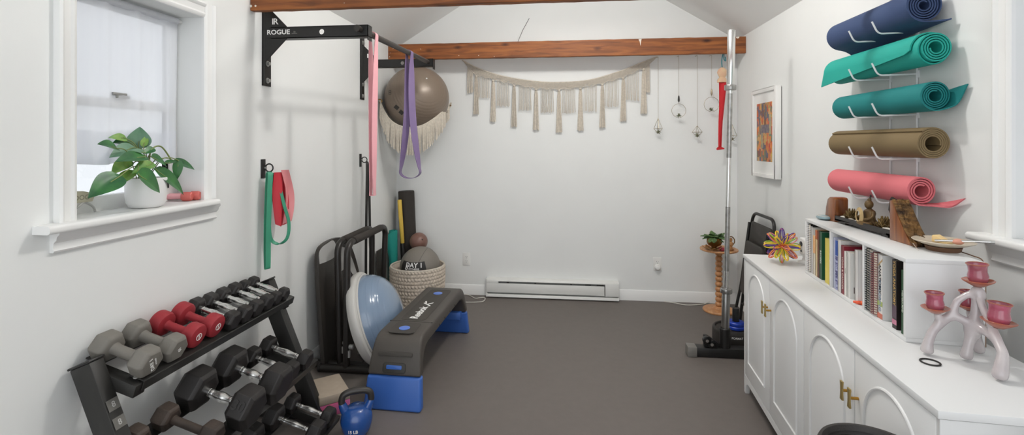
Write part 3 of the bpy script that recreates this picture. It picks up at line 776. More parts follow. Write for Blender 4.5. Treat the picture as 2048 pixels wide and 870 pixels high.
for (x, z) in frn:
    b = MB(); w = .108 if -.85 < x < .6 else .05
    for k in range(11):
        xx = x+(k-5)/10*w*1.0; z1 = zbot(xx)+.002
        b.tube([(xx, GY, z1), (xx+rr.uniform(-.003, .003), GY+rr.uniform(-.004, .003), (z+z1)/2), (xx+rr.uniform(-.004, .004), GY+rr.uniform(-.005, .003), z+rr.uniform(-.008, .008))], [.0021, .0021, .0030], 5)
    b.build('fringe', M['cotton'], t)

# ------------------------------------------------------------------ little hanging planters at the right end of the back wall
def clump(b, c, r):
    q = random.Random(int(c[0]*1000))
    for k in range(16):
        d = Vector((q.gauss(0, 1), q.gauss(0, 1), q.gauss(.4, .7))).normalized(); p = Vector(c)
        b.tube([p, p+d*r*.6, p+d*r+Vector((0, 0, -.15*r))], [.003, .0024, .0008], 5)
    b.sphere(c, r*.38, 8, 6)
HY = 4.40
def planter(x, zs, kind, label, top_z, zb, bead=False):
    t = thing('hanging_planter', label, 'hanging planter', (x, HY, zb-.02), 0, 'little air plant hangers by the garland')
    b = MB(); b.tube([(x, HY, top_z), (x, HY, zs)], .0013, 5); b.tube([(x, HY, top_z), (x, 4.47, top_z+.004)], .002, 5); b.build('thread', M['gold_wire'], t)
    b = MB()
    if kind == 'ring':
        R = (zs-zb)/2; b.tube([(x+R*math.sin(a), HY, zb+R+R*math.cos(a)) for a in [2*PI*k/36 for k in range(36)]], .0017, 6, True)
    else:
        zm = zb+(.045 if kind == 'drop' else .045*1.0); rm = .036 if kind == 'drop' else .042
        P = [Vector((x+rm*math.cos(a), HY+rm*math.sin(a), zm)) for a in (0, PI/2, PI, 3*PI/2)]
        A = Vector((x, HY, zs)); B = Vector((x, HY, zb))
        for i in range(4): b.tube([A, P[i]], .0017, 5); b.tube([B, P[i]], .0017, 5); b.tube([P[i], P[(i+1) % 4]], .0017, 5)
    b.build('wire_frame', M['gold_wire'], t)
    if bead:
        b = MB(); b.lathe([(0, 0), (.004, .004), (.009, .02), (.007, .05), (.003, .062), (0, .063)], 10, Matrix.Translation((x, HY, zs+.01))); b.build('bead', M['dark'] if bead == 1 else M['gold_wire'], t)
    b = MB(); clump(b, (x, HY, zb+.016), .026); b.build('air_plant', M['airplant'], t)
planter(.778, 1.612, 'drop', 'teardrop wire planter on a thread, directly below the garland end', 2.144, 1.476)
planter(.952, 1.735, 'ring', 'ring shaped wire planter with dark bead above it', 2.15, 1.617, 1)
planter(1.106, 1.545, 'diamond', 'diamond wire planter hanging lowest, right of the dark beaded ring', 2.15, 1.445)
planter(1.225, 1.79, 'ring', 'pale ring planter under a feather charm beside the red hanging doll', 2.15, 1.665, 2)
planter(1.392, 1.56, 'diamond', 'faint diamond wire planter partly behind the chrome barbell', 2.15, 1.415)
t = thing('hanging_doll', 'cream headed hanging figure with long red cloth legs on teal cord', 'hanging figure', (1.285, 4.30, 1.34))
HYD = 4.31
b = MB(); b.tube(spline([(1.287, 4.295, 2.14), (1.282, HYD, 2.08), (1.287, HYD, 2.02)]), .004, 8); b.tube(spline([(1.296, 4.295, 2.14), (1.30, HYD, 2.10), (1.314, HYD, 2.085), (1.31, HYD, 2.12)]), .004, 8); b.build('hanging_cord', M['tealcord'], t)
b = MB(); b.lathe([(0, .12), (.012, .118), (.03, .10), (.036, .078), (.026, .052), (.02, .04), (.034, .02), (.036, .0), (0, -.002)], 18, Matrix.Translation((1.287, HYD, 1.905)) @ Matrix.Diagonal((1.2, .7, 1.05, 1)), ); b.build('doll_body', M['doll'], t)
b = MB()
b.grid(lambda u, v: (1.288-.022*u+.030*(v-.5)*2*(1-.58*u)*(1-.2*math.sin(u*PI)), HYD-.004+.006*math.sin(v*6+u*4), 1.905-.545*u), 30, 10)
b.build('red_cloth_legs', M['redcloth'], t, solid=.006, angle=70)
b = MB(); b.prism([(-.016, .012), (.01, .012), (.034, .0), (.034, -.008), (-.024, -.016), (-.03, -.006)], axes((1.268, HYD-.01, 1.352), (1, 0, 0), (0, 0, 1), (0, 1, 0)), .018); b.build('foot', M['redcloth'], t, bevel=.003)
# ------------------------------------------------------------------ dumbbell rack
TILT = math.radians(17)
TIERS = [(-1.49, .648), (-1.385, .341), (-1.265, .062)]     # x, z of the middle of each tray plane
RY0, RY1 = 1.40, 2.395
t = thing('dumbbell_rack', 'black three tier dumbbell rack along the left wall', 'dumbbell rack', (-1.40, 1.9, 0))
for yc in (RY0+.025, RY1-.025):
    b = MB(); p0 = Vector((-1.262, yc, 0)); p1 = Vector((-1.545, yc, .685))
    d = (p1-p0).normalized(); n_ = Vector((0, 1, 0)).cross(d)
    x, y = Vector((0, 1, 0)), n_
    vs = []
    for p in (p0, p1):
        for a, c in ((-1, -1), (1, -1), (1, 1), (-1, 1)): vs.append(p+Vector((0, a*.025, 0))+(Vector((c*.042, 0, 0)) if p is p0 else n_*(-c)*.038 if n_.x < 0 else n_*c*.038))
    b.add(vs, [(0, 3, 2, 1), (4, 5, 6, 7)]+[(i, (i+1) % 4, (i+1) % 4+4, i+4) for i in range(4)])
    up = b.build('upright', M['rack'], t, bevel=.004)
    b = MB(); b.bx(-1.575, -1.30, yc-.02, yc+.02, 0, .035); b.build('foot', M['rack'], t, bevel=.004)
    b = MB(); b.box(p1+d*.004, (.085, .056, .008), Matrix.Rotation(-math.radians(22.4), 3, 'Y')); b.build('end_cap', M['black'], t, bevel=.003)
    if yc < 1.6:
        for z in (.545, .490):
            pp = p0+(p1-p0)*(z/.685); nx = Vector((d.z, 0, -d.x))
            fr = axes(pp+nx*.0402, (0, 1, 0), d, nx)
            b = MB(fr); b.box((0, 0, .0008), (.040, .036, .0012)); b.build('number_sticker', M['sticker'], t, flat=True)
            text('8', .026, M['boardgrey'], t, fr @ Matrix.Translation((0, 0, .0016)), bold=.01)
for (tx, tz), (o0, o1) in zip(TIERS, ((-.085, .078), (-.10, .10), (-.10, .10))):
    R = Matrix.Rotation(TILT, 3, 'Y')
    for o, nm in ((o0, 'tray_rail'), (o1, 'tray_rail')):
        b = MB(); c = Vector((tx, (RY0+RY1)/2, tz))+R @ Vector((o, 0, -.002))
        c.y += .022; b.box(c, (.062, RY1-RY0-.10, .004), R)
        s = 1 if o > 0 else -1
        b.box(Vector((tx, (RY0+RY1)/2+.022, tz))+R @ Vector((o+s*.031, 0, -.018)), (.004, RY1-RY0-.10, .034), R)
        b.build(nm, M['rack'], t, bevel=.001, seg=1)
    for yc in (RY0+.07, RY1-.07):
        b = MB(); b.beam(Vector((tx, yc, tz))+R @ Vector((o0-.02, 0, -.030)), Vector((tx, yc, tz))+R @ Vector((o1+.028, 0, -.030)), .045, .042); b.build('cross_tube', M['rack'], t, bevel=.003)
    for yc in (RY0+.07, RY1-.07):
        b = MB(); p = Vector((tx, yc, tz))+R @ Vector((o1, 0, 0)); q = R @ Vector((0, 0, 1)); b.cyl(p, p+q*.003, .007, 6); b.build('bolt', M['bolt'], t)

# ------------------------------------------------------------------ dumbbells
def hexhead(b, s, xc, R, L, n=6, ch=.16, big=False):
    o = PI/n
    rings = [(-L/2, R*.66), (-L/2+L*ch*.35, R*.86), (-L/2+L*ch*1.25, R), (L/2-L*ch*1.1, R), (L/2-L*ch*.15, R*.84), (L/2, R*.76)]
    vs = []; fs = []
    for x, r in rings:
        for k in range(n):
            a = o+2*PI*k/n-PI/2; vs.append((xc+s*x, r*math.cos(a), r*math.sin(a)))
    for i in range(len(rings)-1):
        for k in range(n): fs.append((i*n+k, i*n+(k+1) % n, (i+1)*n+(k+1) % n, (i+1)*n+k))
    fs += [tuple(range(n)), tuple((len(rings)-1)*n+k for k in range(n))]
    b.add(vs, fs)
def dumbbell(label, m, group, R, L, half, kind, mark=None):
    t = thing('dumbbell', label, 'dumbbell', m=m, group=group); W = WM[t.name]
    lx = Matrix.Rotation(PI/2, 4, 'Y')
    hm = {'chrome': M['chrome'], 'grey': M['greyneo'], 'red': M['redneo'], 'old': M['hexold']}[kind]
    gm = {'chrome': M['hexrub'], 'grey': M['greyneo'], 'red': M['redneo'], 'old': M['hexold']}[kind]
    g = half-L/2+.004
    b = MB(W)
    if kind == 'chrome':
        pr = [(.010, -g), (.0125, -g+.003), (.0125, -g+.014), (.0105, -g+.016), (.0105, -g+.02), (.0125, -g+.022), (.0125, -g+.030), (.0115, -g+.034), (.0150, -.012), (.0155, 0), (.0150, .012), (.0115, g-.034), (.0125, g-.030), (.0125, g-.022), (.0105, g-.02), (.0105, g-.016), (.0125, g-.014), (.0125, g-.003), (.010, g)]
        q = 1.25 if R > .06 else 1
        b.lathe([(r*q, z) for r, z in pr], 24, lx)
    elif kind == 'old': b.lathe([(.013, -g), (.016, -g+.006), (.0145, -g+.016), (.0145, g-.016), (.016, g-.006), (.013, g)], 20, lx)
    else:
        r0 = .0155 if kind == 'red' else .0185
        b.lathe([(r0*1.35, -g-.002), (r0*1.1, -g+.006), (r0, -g+.016), (r0, g-.016), (r0*1.1, g-.006), (r0*1.35, g+.002)], 24, lx)
    b.build('handle', hm, t)
    for s in (-1, 1):
        b = MB(W)
        if kind == 'red':
            n = 28; pr = [(0, L/2), (R*.80, L/2), (R*.93, L/2-.003), (R, L/2-.010), (R*1.0, -L/2+.012), (R*.93, -L/2+.004), (R*.75, -L/2), (0, -L/2)]
            b.lathe(pr, n, Matrix.Translation((s*half, 0, 0)) @ Matrix.Rotation(s*PI/2, 4, 'Y'))
            hd = b.build('head', gm, t)
        else:
            hexhead(b, s, s*half, R, L); hd = b.build('head', gm, t, bevel=R*(.035 if kind in ('chrome', 'old') else .10), seg=2, angle=(11 if kind in ('chrome', 'old') else 35))
        if s > 0 and mark:
            fx = s*(half+L/2)+.0006
            fr = W @ axes((fx, 0, 0), (0, 1, 0), (0, 0, 1), (1, 0, 0))
            if kind == 'red':
                q = MB(fr); q.tube([(.0125*math.cos(a), .0125*math.sin(a), 0) for a in [2*PI*k/24 for k in range(24)]], .0013, 6, True); q.build('ring_mark', M['white'], hd)
                text('5', .018, M['white'], hd, fr, bold=.02)
            elif mark == 'DAY1':
                fr = fr @ Matrix.Rotation(math.radians(115), 4, 'Z')
                text('DAY 1', .017, M['white'], hd, fr @ Matrix.Translation((0, .004, 0)), bold=.025, sx=1.15)
                text('FITNESS', .007, M['white'], hd, fr @ Matrix.Translation((0, -.011, 0)), bold=.01, sx=1.2)
            elif kind == 'grey': text(mark, .017, M['white'], hd, fr @ Matrix.Rotation(math.radians(-60), 4, 'Z'), bold=.02)
        if s > 0 and kind == 'chrome':
            # embossed weight on the upper slanted flat of the front head
            a = math.radians(150); nrm = Vector((0, math.cos(a), math.sin(a))); ap = R*.866
            if mark and mark.isdigit():
                fr = W @ axes(Vector((s*half, 0, 0))+nrm*(ap+.0004), (1, 0, 0), nrm.cross(Vector((1, 0, 0))), nrm)
                text(mark, R*.62, M['hexrub'], hd, fr, 'raised_number', bold=.02, depth=.003)
    return t
def dm(tier, y, X, R, tilt=17, yaw=0, ap=None):
    tx, tz = TIERS[tier]; R_ = Matrix.Rotation(TILT, 3, 'Y')
    off = (X-tx)/math.cos(TILT); a = (R*.866 if ap is None else ap)+.0008
    c = Vector((tx, y, tz))+R_ @ Vector((off, 0, a))
    return Matrix.Translation(c) @ Matrix.Rotation(math.radians(yaw), 4, 'Z') @ Matrix.Rotation(math.radians(tilt), 4, 'Y')
G1, G2, G3 = 'dumbbells on the top tier of the rack', 'dumbbells on the middle tier of the rack', 'dumbbells on the bottom tier of the rack'
dumbbell('grey hex dumbbell with white lettering, first on top tier of rack', dm(0, 1.498, -1.49, .052), G1, .052, .06, .074, 'grey', 'DAY1')
dumbbell('grey hex dumbbell with white number, between lettered grey and red ones', dm(0, 1.612, -1.49, .050), G1, .050, .058, .074, 'grey', '10')
dumbbell('dark red dumbbell on top tier touching the grey pair', dm(0, 1.717, -1.49, .045, ap=.045), G1, .045, .05, .068, 'red', '5')
dumbbell('dark red dumbbell on top tier touching the chrome handled row', dm(0, 1.82, -1.49, .045, ap=.045), G1, .045, .05, .068, 'red', '5')
base = None
for y, R, L, lab in ((1.912, .041, .05, 'black chrome handled dumbbell on top tier right beside the red pair'),
                  (1.994, .039, .05, 'black chrome handled dumbbell on top tier, second after the red pair'),
                  (2.073, .039, .05, 'black chrome handled dumbbell on top tier, third after the red pair'),
                  (2.152, .0385, .05, 'black chrome handled dumbbell on top tier, third from rack far end'),
                  (2.226, .034, .044, 'small black chrome handled dumbbell on top tier, second from far end'),
                  (2.295, .033, .044, 'small black chrome handled dumbbell at far end of top tier')):
    if base and base[1] == R: dup(base[0], dm(0, y, -1.49, R), lab, G1)
    else: base = (dumbbell(lab, dm(0, y, -1.49, R), G1, R, L, .083, 'chrome', '8' if R > .035 else None), R)
dumbbell('worn brown iron hex dumbbell nearest the camera on middle tier', dm(1, 1.50, -1.375, .047), G2, .047, .062, .088, 'old')
dumbbell('worn brown iron hex dumbbell touching the big black one on middle tier', dm(1, 1.635, -1.375, .047), G2, .047, .062, .092, 'old')
big = dumbbell('big black hex dumbbell marked 30 with chrome handle on middle tier', dm(1, 1.785, -1.368, .082), G2, .082, .092, .108, 'chrome', '30')
dumbbell('big black hex dumbbell without visible number, behind the one marked 30', dm(1, 1.975, -1.368, .082), G2, .082, .092, .108, 'chrome')
sm = dumbbell('small black chrome handled dumbbell next to big ones on middle tier', dm(1, 2.135, -1.375, .047), G2, .047, .055, .098, 'chrome')
dup(sm, dm(1, 2.258, -1.375, .047), 'small black chrome handled dumbbell at far end of middle tier', G2)
lo = dumbbell('black chrome handled dumbbell at far end of bottom tier, beside yoga block', dm(2, 2.265, -1.258, .048), G3, .048, .056, .095, 'chrome', '20')
dumbbell('black chrome handled dumbbell on bottom tier, second from far end', dm(2, 2.125, -1.258, .058), G3, .058, .064, .105, 'chrome')
dumbbell('black chrome handled dumbbell on bottom tier under the one marked 30', dm(2, 1.965, -1.258, .06), G3, .06, .068, .105, 'chrome')

# ------------------------------------------------------------------ dip bars, board behind them
def dipbar(x0, x1, y0, y1, z, xa, label):
    t = thing('dip_bar', label, 'dip bar', ((x0+x1)/2, (y0+y1)/2, 0), 0, 'pair of dip bars by the left wall')
    p = [(x0, y0, .035), (xa, y0+.015, z), (xa-.01, y1, z), (x1, y1+.005, .035)]
    path = arcpath(p, .085, 8)
    b = MB(); b.tube(path, .0205, 18); b.build('frame_tube', M['blacktube'], t)
    g = MB(); q = [Vector((xa, y0+.10, z)), Vector((xa-.01, y1-.10, z))]; g.tube([q[0]+(q[1]-q[0])*k/8 for k in range(9)], .0245, 18); g.build('foam_grip', M['foam'], t, bevel=.002)
    for (xx, yy) in ((x0, y0), (x1, y1)):
        b = MB(); b.cyl((xx-.17, yy, .024), (xx+.20, yy, .024), .0225, 18); b.build('foot_tube', M['blacktube'], t)
        for s in (-.176, .192):
            b = MB(); b.cyl((xx+s, yy, .025), (xx+s+.016, yy, .025), .0248, 18); b.build('rubber_cap', M['black'], t, bevel=.003)
    b = MB(); b.cyl((x0+.02, y0, .16), (x0+.045, y0, .16), .014, 6); b.cyl((x0+.024, y0-.012, .14), (x0+.024, y0-.012, .10), .008, 8); b.build('lock_pin', M['bolt'], t)
dipbar(-1.405, -1.445, 2.915, 3.50, .775, -1.430, 'black U shaped dip bar next to the left wall')
dipbar(-1.340, -1.382, 2.860, 3.535, .782, -1.340, 'black U shaped dip bar nearest the blue half ball')
t = thing('balance_board', 'dark and light grey rounded board leaning on left wall behind dip bars', 'exercise board', (-1.53, 3.15, 0))
out = spline([(2.865, .0), (2.85, .35), (2.85, .64), (2.875, .735), (2.95, .766), (3.08, .772), (3.20, .752), (3.29, .70), (3.37, .58), (3.425, .43), (3.44, .24), (3.40, .06), (3.36, .0)], 6)
lean = Matrix.Translation((-1.505, 0, 0)) @ Matrix.Rotation(math.radians(-3.2), 4, 'Y')
AX = lean @ axes((0, 0, 0), (0, 1, 0), (0, 0, 1), (1, 0, 0))
b = MB(); b.prism([(p.x, p.y) for p in [Vector((q[0], q[1], 0)) for q in [(v.x, v.y) for v in out]]], AX, .03); b.build('board_panel', M['boarddark'], t, bevel=.006)
def inlay(pts, ma, nm, z=.0302):
    P = spline(pts+[pts[0]], 5)[:-1]; b = MB(); b.prism([(p.x, p.y) for p in P], AX @ Matrix.Translation((0, 0, z)), .0012); b.build(nm, ma, t, flat=True)
inlay([(2.862, .655), (2.862, .72), (2.90, .748), (2.97, .76), (3.05, .762), (3.09, .70), (3.05, .655), (2.95, .65)], M['boardgrey'], 'grey_print')
inlay([(3.16, .700), (3.24, .665), (3.31, .58), (3.36, .49), (3.405, .40), (3.36, .40), (3.30, .48), (3.22, .545), (3.10, .54), (3.08, .62)], M['boardgrey'], 'grey_print')

# half ball
BCn = Vector((-1.262, 3.03, .279)); nrm = Vector((.945, .16, .30)).normalized(); fx, fy, fz = frame_from(nrm)
t = thing('balance_trainer', 'blue half ball balance trainer on grey platform leaning against dip bars', 'balance trainer', (-1.2, 3.07, 0))
m = axes(BCn, fx, fy, fz)
b = MB(m); b.lathe([(0, -.045), (.24, -.045), (.275, -.04), (.290, -.025), (.296, 0), (.292, .014), (.280, .022), (.266, .022), (.262, .012), (0, .012)], 72); b.build('platform', M['bosurim'], t)
b = MB(m); pr = []
for i in range(81):
    a = PI/2*i/80; r = .266*math.cos(a)**.92 if i < 80 else 0; z = .012+.198*math.sin(a)**.9
    g = -.0016*(abs((i % 9)-4) < 1 and i > 8)
    pr.append((max(0, r+g), z))
b.lathe(pr, 72); b.build('dome', M['bosu'], t, angle=80)
b = MB(m); b.tube([(.2695*math.cos(2*PI*k/72), .2695*math.sin(2*PI*k/72), .026) for k in range(72)], .007, 8, True); b.build('dome_bead', M['bosurim'], t)
for k in (0, PI):
    b = MB(m); b.box((.25*math.cos(k+.6), .25*math.sin(k+.6), -.048), (.05, .09, .012), Matrix.Rotation(k+.6, 3, 'Z')); b.build('handle_recess', M['boarddark'], t, bevel=.004)

# ------------------------------------------------------------------ step deck
dx = Vector((.03, .99955, 0)); dl = 1.125
t = thing('step_deck', 'grey and blue aerobic step deck with white lettering on top', 'step deck', m=axes((-.915, 2.474, 0), dx, (-dx.y, dx.x, 0), (0, 0, 1)))
W = WM[t.name]
def wz(z): return .318-.062*(z/.36)**1.3
def slab(prof, n_round=None):
    """closed (s,z) profile swept across the tapering width"""
    b = MB(W); n = len(prof); vs = []
    fr_ = [(-1, .0), (1, 0)]
    for f, _ in fr_:
        for s_, z in prof:
            vs.append((s_, f*wz(z)/2, z))
    fs = [tuple(range(n))[::-1], tuple((len(fr_)-1)*n+k for k in range(n))]
    for i in range(len(fr_)-1):
        for k in range(n): fs.append((i*n+k, i*n+(k+1) % n, (i+1)*n+(k+1) % n, (i+1)*n+k))
    return b.add(vs, fs)
outer = [(.034, .168), (.05, .225), (.066, .275), (.082, .31), (.102, .336), (.13, .353), (.165, .36)]
mid = [(.165+(dl-.33)*k/8, .36) for k in range(1, 8)]
prof = outer+mid+[(dl-s_, z) for s_, z in outer[::-1]]+[(dl-.086, .168), (dl-.104, .225), (dl-.128, .262), (dl-.165, .283), (dl-.21, .290), (.21, .290), (.165, .283), (.128, .262), (.104, .225), (.086, .168)]
b = slab(prof); b.build('deck_body', M['deckgrey'], t, bevel=.013, seg=4)
for e in (0, 1):
    f = (lambda s_: s_) if e == 0 else (lambda s_: dl-s_)
    if e == 0: pr = [(.0, .0), (.032, .166), (.085, .166), (.055, .0)]
    else: pr = [(.0, .0), (.032, .166), (.085, .166), (.05, .0)]
    b = slab([(f(s_), z) for s_, z in pr]); b.build('riser_leg', M['blue'], t, bevel=.014, seg=4)
b = MB(W); b.bx(dl-.13, dl-.07, -.115, .115, .125, .178); b.build('riser_brace', M['blue'], t, bevel=.004)
# pads on top
def pad(s0, s1, w, ma, nm, taper=0):
    b = MB(W @ Matrix.Translation(((s0+s1)/2, 0, .3595))); b.prism(rrect(s1-s0, w, .03, 6), Matrix(), .0022); return b.build(nm, ma, t, bevel=.0008, seg=1)
pad(.325, dl-.20, .150, M['deckpad'], 'top_pad'); pad(.125, .285, .150, M['deckpad'], 'top_pad')
b = MB(W); b.bx(.302, .307, -.129, .129, .3575, .3608); b.build('seam', M['dark'], t)
for s_ in (.195, .835):
    b = MB(W); b.lathe([(0, .3615), (.030, .3615), (.031, .3637), (.028, .3645), (0, .3645)], 28, Matrix.Translation((s_, 0, 0))); b.build('release_button', M['bluedot'], t)
fr = W @ axes((.450, 0, .3623), (1, 0, 0), (0, 1, 0), (0, 0, 1))
text('Reebok', .068, M['white'], t, fr, bold=.025, sx=1.0)
b = MB(W @ Matrix.Translation((.612, 0, .3623)))       # three-stroke mark after the name
b.prism([(-.045, -.028), (-.030, -.028), (.02, .03), (.008, .03)], Matrix(), .0008)
b.prism([(-.018, .004), (-.004, .004), (.030, -.03), (.016, -.03)], Matrix(), .0008)
b.prism([(.008, .008), (.05, .022), (.046, .032), (.004, .018)], Matrix(), .0008)
b.build('logo', M['white'], t, flat=True)
# hand hold on the near end
en = Vector((-.955, 0, .28)).normalized(); eu = Vector((.28, 0, .955)).normalized()
fr = W @ axes((.0405, -.0, .208), (0, -1, 0), eu, en)
b = MB(fr); b.prism(rrect(.125, .052, .014, 5), Matrix.Translation((0, 0, -.004)), .006); b.build('hand_hold', M['dark'], t, bevel=.002)
b = MB(fr); b.prism(rrect(.085, .020, .006, 4), Matrix.Translation((0, .004, .001)), .004); b.build('latch', M['blue'], t, bevel=.001)
b = MB(fr @ Matrix.Translation((0, .068, .0))); b.prism(rrect(.19, .022, .008, 4), Matrix.Translation((0, 0, .0)), .003); b.build('grip_texture', M['deckpad'], t, bevel=.001)
for k in range(4):
    b = MB(W); s_ = .42+.12*k; b.cyl((s_, -wz(.30)/2-.001, .305), (s_, -wz(.3)/2+.004, .305), .007, 12); b.build('screw_hole', M['dark'], t)

# ------------------------------------------------------------------ kettlebell, yoga block
t = thing('kettlebell', 'blue kettlebell with black handle on the floor before the step deck', 'kettlebell', (-1.008, 2.262, 0), math.radians(25))
W = WM[t.name]
b = MB(W); b.lathe([(0, 0), (.04, 0), (.052, .006), (.066, .03), (.0735, .06), (.0745, .08), (.070, .105), (.058, .126), (.038, .139), (0, .144)], 40); bd = b.build('bell_body', M['bluekb'], t)
for s in (-1, 1):
    b = MB(W); b.tube(spline([(s*.036, 0, .10), (s*.052, 0, .125), (s*.062, 0, .147), (s*.0655, 0, .160)], 4), [.026-.010*k/12 for k in range(13)], 16); b.build('horn', M['bluekb'], t)
b = MB(W); b.tube(spline([(-.0655, 0, .155), (-.0675, 0, .172), (-.060, 0, .196), (-.034, 0, .208), (0, 0, .210), (.034, 0, .208), (.060, 0, .196), (.0675, 0, .172), (.0655, 0, .155)], 5), .0155, 16); b.build('handle', M['kbhandle'], t)
def kw(p): 
    a = -PI/2+.0+p.x/.0735-.25; r = .0748+p.z; z = .052+p.y; return W @ Vector((r*math.cos(a), r*math.sin(a), z))
text('15 LB', .020, M['white'], t, None, bold=.02, wrap=kw)

bx_, by_ = -1.262, 2.497; rz_ = math.atan2(-.183, .151)
t = thing('yoga_block', 'yoga block with taupe top and pink swirled lower half by dumbbell rack', 'yoga block', (bx_, by_, 0), rz_)
W = WM[t.name]
b = MB(W); b.bx(-.115, .115, -.077, .077, 0, .062); b.build('pink_layer', M['blockpink'], t, bevel=.003)
b = MB(W); b.bx(-.115, .115, -.077, .077, .062, .108); b.build('taupe_layer', M['blockgrey'], t, bevel=.006)

# ------------------------------------------------------------------ basket corner
KC = Vector((-1.285, 4.115, 0)); KH = .345
t = thing('woven_basket', 'cream woven rope basket holding balls in the back left corner', 'basket', KC)
def bas(u, v):
    a = 2*PI*u; z = KH*v; r = .205+.022*math.sin(PI*.5*min(1, v*1.2))
    row = v*12; k = u*52; ph = (int(row) % 2)*.25; sg = 1 if int(row) % 2 else -1
    br = max(0, math.sin(PI*(row % 1)))**.35*(.25+.75*abs(math.sin(PI*(k+ph+sg*(row % 1)*.5)))**.8)
    r += .011*br
    return (KC.x+r*math.cos(a), KC.y+r*math.sin(a), .003+z)
MB().grid(bas, 348, 105, cu=True).build('basket_wall', M['basket'], t, angle=180)
b = MB(); b.lathe([(.224, KH), (.214, KH-.01), (.205, .2), (.198, .012), (0, .012)], 48, Matrix.Translation(KC)); b.build('basket_lining', M['basket'], t, angle=60)
b = MB(); b.tube([(KC.x+.225*math.cos(2*PI*k/64), KC.y+.225*math.sin(2*PI*k/64), KH+.002) for k in range(64)], .009, 8, True); b.build('basket_rim', M['cotton'], t)

MBc = Vector((-1.262, 4.110, .335)); MR = .171
t = thing('medicine_ball', 'grey medicine ball with black label on top of the rope basket', 'medicine ball', MBc-Vector((0, 0, MR)))
b = MB(); pr = [(MR*math.sin(PI*i/48), -MR*math.cos(PI*i/48)) for i in range(49)]
bx2, by2, bz2 = frame_from((.35, .25, .9)); b.lathe(pr, 60, axes(MBc, bx2, by2, bz2)); b.build('ball_shell', M['medball'], t, angle=80)
b = MB()
for k in range(3):
    P = []
    for i in range(25):
        a = PI*i/24; c = axes((0, 0, 0), bx2, by2, bz2) @ Vector((math.sin(a)*math.cos(k*2.1+.5), math.sin(a)*math.sin(k*2.1+.5), math.cos(a))); P.append(MBc+c*(MR-.0005))
    b.tube(P, .0016, 5)
b.build('seam', M['boarddark'], t)
def on_mb(a, e, lift=.003): return MBc+Vector((math.sin(a)*math.cos(e), -math.cos(a)*math.cos(e), math.sin(e)))*(MR+lift)
b = MB(); b.grid(lambda u, v: on_mb(-.78+1.36*(u+.07*(v-.5)*(u-.5)*-2), -.10+.58*v-.04*math.cos((u-.5)*3)), 24, 14); b.build('label_patch', M['medlabel'], t)
text('DAY 1', .052, M['white'], t, None, bold=.025, sx=1.05, wrap=lambda p: on_mb(-.02+p.x/MR, .29+p.y/MR, .0042+p.z))
text('FITNESS', .019, M['white'], t, None, bold=.03, sx=1.35, wrap=lambda p: on_mb(-.01+p.x/MR, .115+p.y/MR, .0042+p.z))
b = MB()
for P in ([(-.46, .10), (-.42, .20), (-.38, .28), (-.31, .29)], [(-.42, .20), (-.36, .19), (-.34, .12), (-.39, .08), (-.44, .10)]): b.tube(spline([on_mb(a, e, .005) for a, e in P], 4), .0035, 6)
b.build('logo', M['white'], t)
t = thing('small_ball', 'small brown exercise ball resting behind the grey medicine ball', 'exercise ball', (-1.322, 4.262, .45))
b = MB(); b.sphere((-1.322, 4.262, .518), .080, 32, 20); b.build('ball_shell', M['brownball'], t, angle=80)
b = MB(); b.sphere((-1.322+.05, 4.262-.055, .518+.030), .006, 8, 6); b.build('valve_plug', M['dark'], t)
t = thing('foam_roller', 'tall black foam roller standing in the back left corner', 'foam roller', (-1.437, 4.385, 0))
m = Matrix.Translation((-1.437, 4.383, 0)) @ Matrix.Rotation(math.radians(-2.4), 4, 'Y')
b = MB(m); b.lathe([(0, .003), (.066, .003), (.072, .010), (.073, .02), (.073, .945), (.071, .955), (.066, .957), (0, .950)], 40); b.build('roller_body', M['foam'], t)
t = thing('massage_stick', 'thin yellow and black stick leaning on the black foam roller', 'massage stick', (-1.46, 4.29, 0))
p0 = Vector((-1.447, 4.292, 0)); p1 = Vector((-1.506, 4.285, .885)); q = lambda k: p0+(p1-p0)*k
b = MB(); b.cyl(q(.56), q(1), .0185, 20); b.build('yellow_sleeve', M['yellow'], t, bevel=.003)
b = MB(); b.cyl(q(0.0), q(.56), .0155, 20); b.build('black_handle', M['blackband'], t, bevel=.002)
t = thing('teal_roll', 'rolled teal latex sheet standing between basket and left wall', 'exercise sheet', (-1.54, 4.24, 0))
def tr(u, v):
    a = 2*PI*2.3*u; r = .022+.020*u; return (-1.545+r*math.cos(a), 4.225+r*math.sin(a), .002+.618*v)
MB().grid(tr, 70, 6).build('sheet_roll', M['teal'], t, solid=.003)
b = MB(); b.grid(lambda u, v: (-1.590+.098*u-.012*v+.05*v*(1-u), 4.166-.012*math.sin(u*4)+.01*v, .585+.05*u-.30*v-.02*v*u), 12, 14); b.build('sheet_flap', M['teal'], t, solid=.003)
b = MB(Matrix.Translation((-1.585, 4.03, 0)) @ Matrix.Rotation(math.radians(.8), 4, 'Y')); b.box((0, 0, .25), (.012, .19, .498)); tag(b.build('exercise_board', M['boarddark'], bevel=.004), 'thin dark board leaning on left wall beside the basket', 'board')

